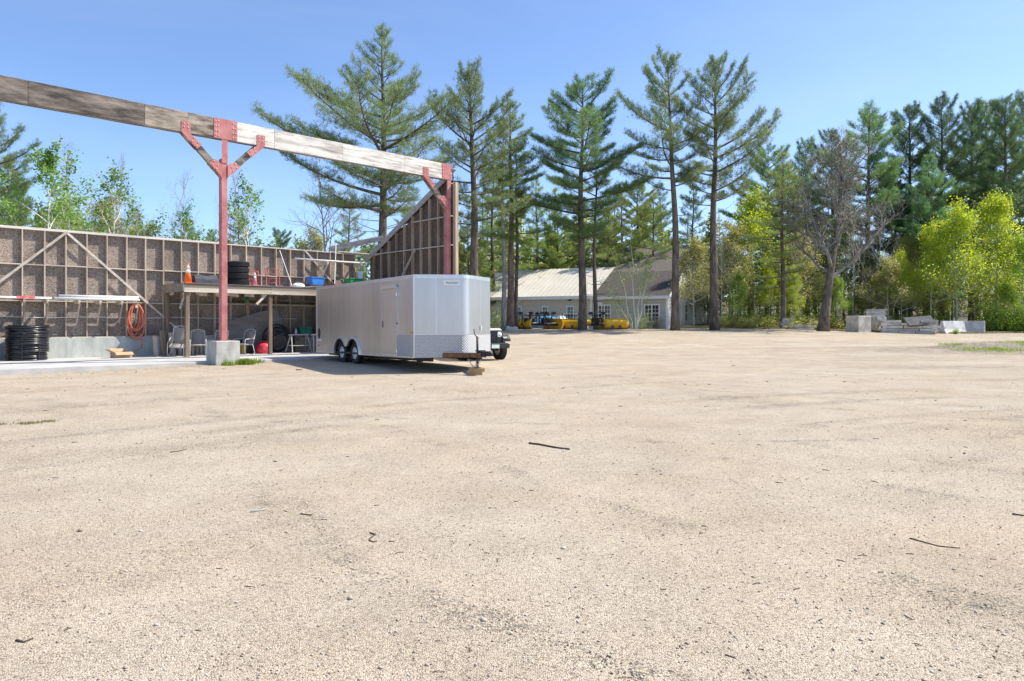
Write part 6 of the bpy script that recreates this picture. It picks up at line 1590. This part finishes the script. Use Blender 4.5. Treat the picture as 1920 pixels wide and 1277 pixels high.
def shrub(xp, Y, s, m, label, seed, lsize=.09, k=3):
    x = px(xp, Y); rr = random.Random(seed); P, T = [], []; st = MB()
    t = thing('shrub', label, 'shrub', (x, Y, G(x,Y)), 0, 'shrubs at the house')
    for j in range(30):
        a = rr.uniform(0,6.28); q = rr.uniform(.1,.9); L = s*rr.uniform(.5,1.1)
        b = Vector((rr.gauss(0,.12*s), rr.gauss(0,.12*s), -.05)); e = b+Vector((math.cos(a)*q, math.sin(a)*q, 1)).normalized()*L
        st.tube([b, e], [.012,.004], 3, cap=False); tone = rr.random()
        for i in range(6): P.append(tuple(b.lerp(e, .2+.16*i)+Vector((rr.gauss(0,.08*s),rr.gauss(0,.08*s),rr.gauss(0,.05))))); T.append(tone)
    v, f, tt = leaves(P, T, k, lsize, .08, seed); np_obj('foliage', v, f, M[m], t, tint=tt); wv, wf = mb_np(st); np_obj('stems', wv, wf, M['bark_g'], t)
shrub(927, 56, 2.3, 'n_red', 'dark leafy shrub beside the trailer at the low building', 1, .12, 4)
shrub(950, 54, 1.0, 'l_olive', 'small yellow-green shrub between the pine trunks and the car', 2)
shrub(1213, 54, 1.15, 'l_bud', 'brown twiggy shrub under the right-hand house windows', 3)
shrub(1232, 54.2, 1.0, 'l_bud', 'brown twiggy shrub at the house corner', 4)
shrub(1172, 54.5, 2.0, 'l_green', 'fresh green shrub behind the rightmost plow blade', 5, .08, 3)
shrub(1202, 53.2, 1.5, 'l_green', 'fresh green shrub at the foot of the birch clump', 6, .08, 3)
shrub(1792, 52.6, .42, 'l_green', 'small green weed in front of the white barrier', 7, .06, 4)

# ---- grass: tufts on the yard edge, at the pier and on the right-hand mound
def grass(name, label, spots, m, seed, h=.12, n=40):
    g = np.random.default_rng(seed); V, T = [], []
    for x, y, s, cnt in spots:
        k = cnt; bx = x+g.normal(0, .45*s, k); by = y+g.normal(0, .32*s, k); bz = np.array([G(a,b) for a,b in zip(bx,by)])-.01
        mnd = .16*np.exp(-(((bx-23.5)/6.5)**2+((by-33.0)/2.6)**2)); bz = bz+mnd*2.2
        L = h*g.uniform(.5,1.3,k)*min(1.5,.6+.4*s); a = g.uniform(0,6.28,k); tl = g.uniform(.05,.6,k)
        w = np.full(k, .006+.004*h/.12)
        base = np.stack([bx,by,bz],1); sx = np.stack([np.cos(a),np.sin(a),0*a],1)*w[:,None]
        tip = base+np.stack([np.cos(a+1.57)*tl*L, np.sin(a+1.57)*tl*L, L],1)
        V.append(np.stack([base-sx, base+sx, tip],1).reshape(-1,3)); T.append(np.repeat(g.random(k),3))
    v = np.concatenate(V); o = np_obj(name, v, np.arange(len(v)).reshape(-1,3), M[m], tint=np.concatenate(T), kind='stuff'); o['label'] = label; o['category'] = 'grass'
pw = W(.5, -.55)
grass('grass_tuft', 'bright green grass tuft at the foot of the concrete pier', [(pw[0], pw[1], .26, 1500), (W(-.1,-.5)[0], W(-.1,-.5)[1], .3, 120), (W(1.1,-.2)[0], W(1.1,-.2)[1], .3, 100)], 'grass', 1, .26)
grass('dry_slab_grass', 'dry moss and grass along the slab edge', [(*W(a,-.05+.3*rw.random())[:2], .7, 46) for a in np.linspace(-5.5, 3, 40)], 'drygrass', 2, .06)
grass('grass_patch', 'small flat grass patch on the gravel near the left photo edge', [(px(55,10.6), 10.6, .22, 200), (px(90,10.8), 10.8, .16, 120), (px(3,10.5), 10.5, .1, 60)], 'drygrass', 3, .06)
grass('mound_grass', 'thin grass and weeds on the gravel mound at the right', [(px(1789,33),33,.6,160),(px(1820,31.4),31.4,.9,220),(px(1885,31.0),31.0,1.1,300),(px(1912,33.0),33.0,1.2,500),(px(1870,34),34,.8,120),(px(1935,32.5),32.5,1.3,600),(px(1862,31.2),31.2,.7,160),(px(1770,34.5),34.5,.6,60)], 'grass', 4, .13)
grass('verge_grass', 'thin green verge between the yard and the woods', [(px(xp_,Y_),Y_,1.5,40) for xp_,Y_ in [(rw.uniform(1240,1920), rw.uniform(54.2,56.5)) for _ in range(90)]] + [(px(xp_,54.5),54.5,1.2,60) for xp_ in (925,935,945,955)], 'drygrass', 5, .16)

# ================================================================== SMALL GROUND DETAIL
def gravel_stones(n, seed):
    g = np.random.default_rng(seed); u = g.random(n); Y = 2.3*(20/2.3)**u; X = (g.random(n)*2-1)*Y*.78
    # more stones in the wheel tracks
    keep = g.random(n) < .35+.65*np.clip(tracks(X, Y)*1.5, 0, 1); X, Y = X[keep], Y[keep]; n = len(X)
    s = .0035+.006*g.random(n)**3+.0012*Y*.35*g.random(n); s *= np.where(g.random(n) < .004, 2.4, 1)
    ico = np.array([(0,0,1),(.9,0,.25),(.28,.86,.2),(-.72,.53,.25),(-.72,-.53,.2),(.28,-.86,.25),(0,0,-.6)])
    fc = np.array([(0,1,2),(0,2,3),(0,3,4),(0,4,5),(0,5,1),(6,2,1),(6,3,2),(6,4,3),(6,5,4),(6,1,5)])
    a = g.random(n)*6.28; ca, sa = np.cos(a), np.sin(a)
    sc = s[:,None]*g.uniform(.7,1.3,(n,3))*np.array([1,1,.6])
    v = ico[None]*sc[:,None,:]*(1+g.normal(0,.15,(n,7,1)))
    vx = v[...,0]*ca[:,None]-v[...,1]*sa[:,None]+X[:,None]; vy = v[...,0]*sa[:,None]+v[...,1]*ca[:,None]+Y[:,None]
    near = (1-ss(30, 60, Y)); tr_ = tracks(X, Y)
    z0 = terr(X, Y)+near*(.035*(fbm(X*.5, Y*.5)-.5)+.018*(fbm(X*3, Y*3)-.5)+.028*tr_*(fbm(X*7, Y*7)-.25))
    vz = v[...,2]+z0[:,None]+s[:,None]*.2
    f = (fc[None]+(np.arange(n)*7)[:,None,None]).reshape(-1,3)
    o = np_obj('loose_stones', np.stack([vx,vy,vz],-1).reshape(-1,3), f, M['stones'], tint=np.repeat(g.random(n),7), kind='stuff')
    o['label'] = 'loose small stones scattered over the gravel yard'; o['category'] = 'gravel'
def stones_mat():
    m, n, l = _nt('loose_stone'); p = n['Principled BSDF']; at = n.new('ShaderNodeAttribute'); at.attribute_name = 'tint'
    cr = n.new('ShaderNodeValToRGB'); e = cr.color_ramp.elements; e[0].color = (.30,.245,.18,1); e[1].color = (.70,.66,.60,1)
    for q, c in ((.12,(.36,.30,.23,1)),(.6,(.46,.39,.30,1)),(.85,(.53,.48,.41,1))): x = e.new(q); x.color = c
    l.new(at.outputs['Fac'], cr.inputs[0]); l.new(cr.outputs[0], p.inputs['Base Color']); p.inputs['Roughness'].default_value = .9; return m
M['stones'] = stones_mat()
gravel_stones(34000, 9)
def gz(x, y):
    x = np.array([x]); y = np.array([y]); tr_ = tracks(x, y)
    return float((terr(x, y)+.035*(fbm(x*.5,y*.5)-.5)+.018*(fbm(x*3,y*3)-.5)+.028*tr_*(fbm(x*7,y*7)-.25))[0])
def gpt(xp, yp):
    """point of the flat foreground seen at a photo pixel"""
    Y = F*(CAM_H+.10)/(yp-606); return Vector((px(xp, Y), Y))
def stick(pix, r, label, cat='stick', name='stick', m='stick', rz0=0.6):
    P = []
    for i, (x, y) in enumerate(pix):
        q = gpt(x, y); P.append((q.x, q.y, gz(q.x, q.y)+r*rz0))
    o = MB().tube(P, [r*(1-.35*i/(len(P)-1)) for i in range(len(P))], 6).build(name, M[m], smooth=True); tag(o, label, cat, 'sticks on the gravel'); return o
stick([(992,831),(1010,833),(1040,839),(1068,843)], .015, 'dark thick stick lying alone in the middle of the gravel')
stick([(694,1000),(704,1003),(695,1009),(692,1013),(699,1016),(707,1015)], .0055, 'small curled black twig on the foreground gravel', 'twig', 'twig')
stick([(319,849),(336,847),(350,843)], .006, 'thin straight twig on the gravel left of the middle', 'twig', 'twig')
stick([(1706,1010),(1730,1016),(1760,1024),(1800,1028)], .005, 'thin twig half buried at the right of the gravel', 'twig', 'twig')
stick([(1898,966),(1920,969)], .008, 'short dark twig at the right photo edge', 'twig', 'twig')
stick([(563,964),(585,967)], .006, 'short twig in the left foreground gravel', 'twig', 'twig')
stick([(470,961),(500,956)], .007, 'pale thin twig in the left foreground gravel', 'twig', 'twig', 'ltbark')
stick([(30,1200),(45,1203),(62,1196)], .006, 'bent twig near the bottom left corner', 'twig', 'twig')
stick([(555,696),(567,696)], .02, 'short dark stick on the gravel left of the trailer wheels')
stick([(1360,1225),(1380,1231)], .004, 'small dark twig near the bottom edge right of the middle', 'twig', 'twig')
# chips, cones and needles
def litter(n, seed):
    g = np.random.default_rng(seed); u = g.random(n); Y = 2.5*(26/2.5)**u; X = (g.random(n)*2-1)*Y*.76; m = MB()
    for x, y in zip(X, Y):
        a = g.uniform(0,3.14); L = g.uniform(.015,.05)*(1+.05*y); r = .0016+.0005*y*.5; z = gz(x, y)+r*.7
        d = Vector((math.cos(a), math.sin(a), 0))*L/2; c = Vector((x,y,z)); m.tube([c-d, c+Vector((g.normal(0,.004),g.normal(0,.004),.003)), c+d], r, 3)
    v, f = mb_np(m); o = np_obj('twig_litter', v, f, M['stick'], kind='stuff'); o['label'] = 'scattered dark needles and twig bits on the gravel'; o['category'] = 'litter'
litter(190, 6)
def clod(xp, yp, r, label, m, seed):
    q = gpt(xp, yp); o = heap('pebble', (q.x, q.y, gz(q.x, q.y)), r, r*.6, M[m], label, 'pebble', seed); o['group'] = 'pebbles in the foreground'
clod(56, 947, .035, 'white pebble in the left foreground gravel', 'whitecon', 3); clod(352, 1231, .022, 'pale pebble near the bottom edge left of the middle', 'whitecon', 4)
clod(152, 1204, .014, 'black pebble near the bottom left corner', 'black', 5); clod(832, 1190, .012, 'tiny white pebble in the middle foreground', 'whitecon', 6)
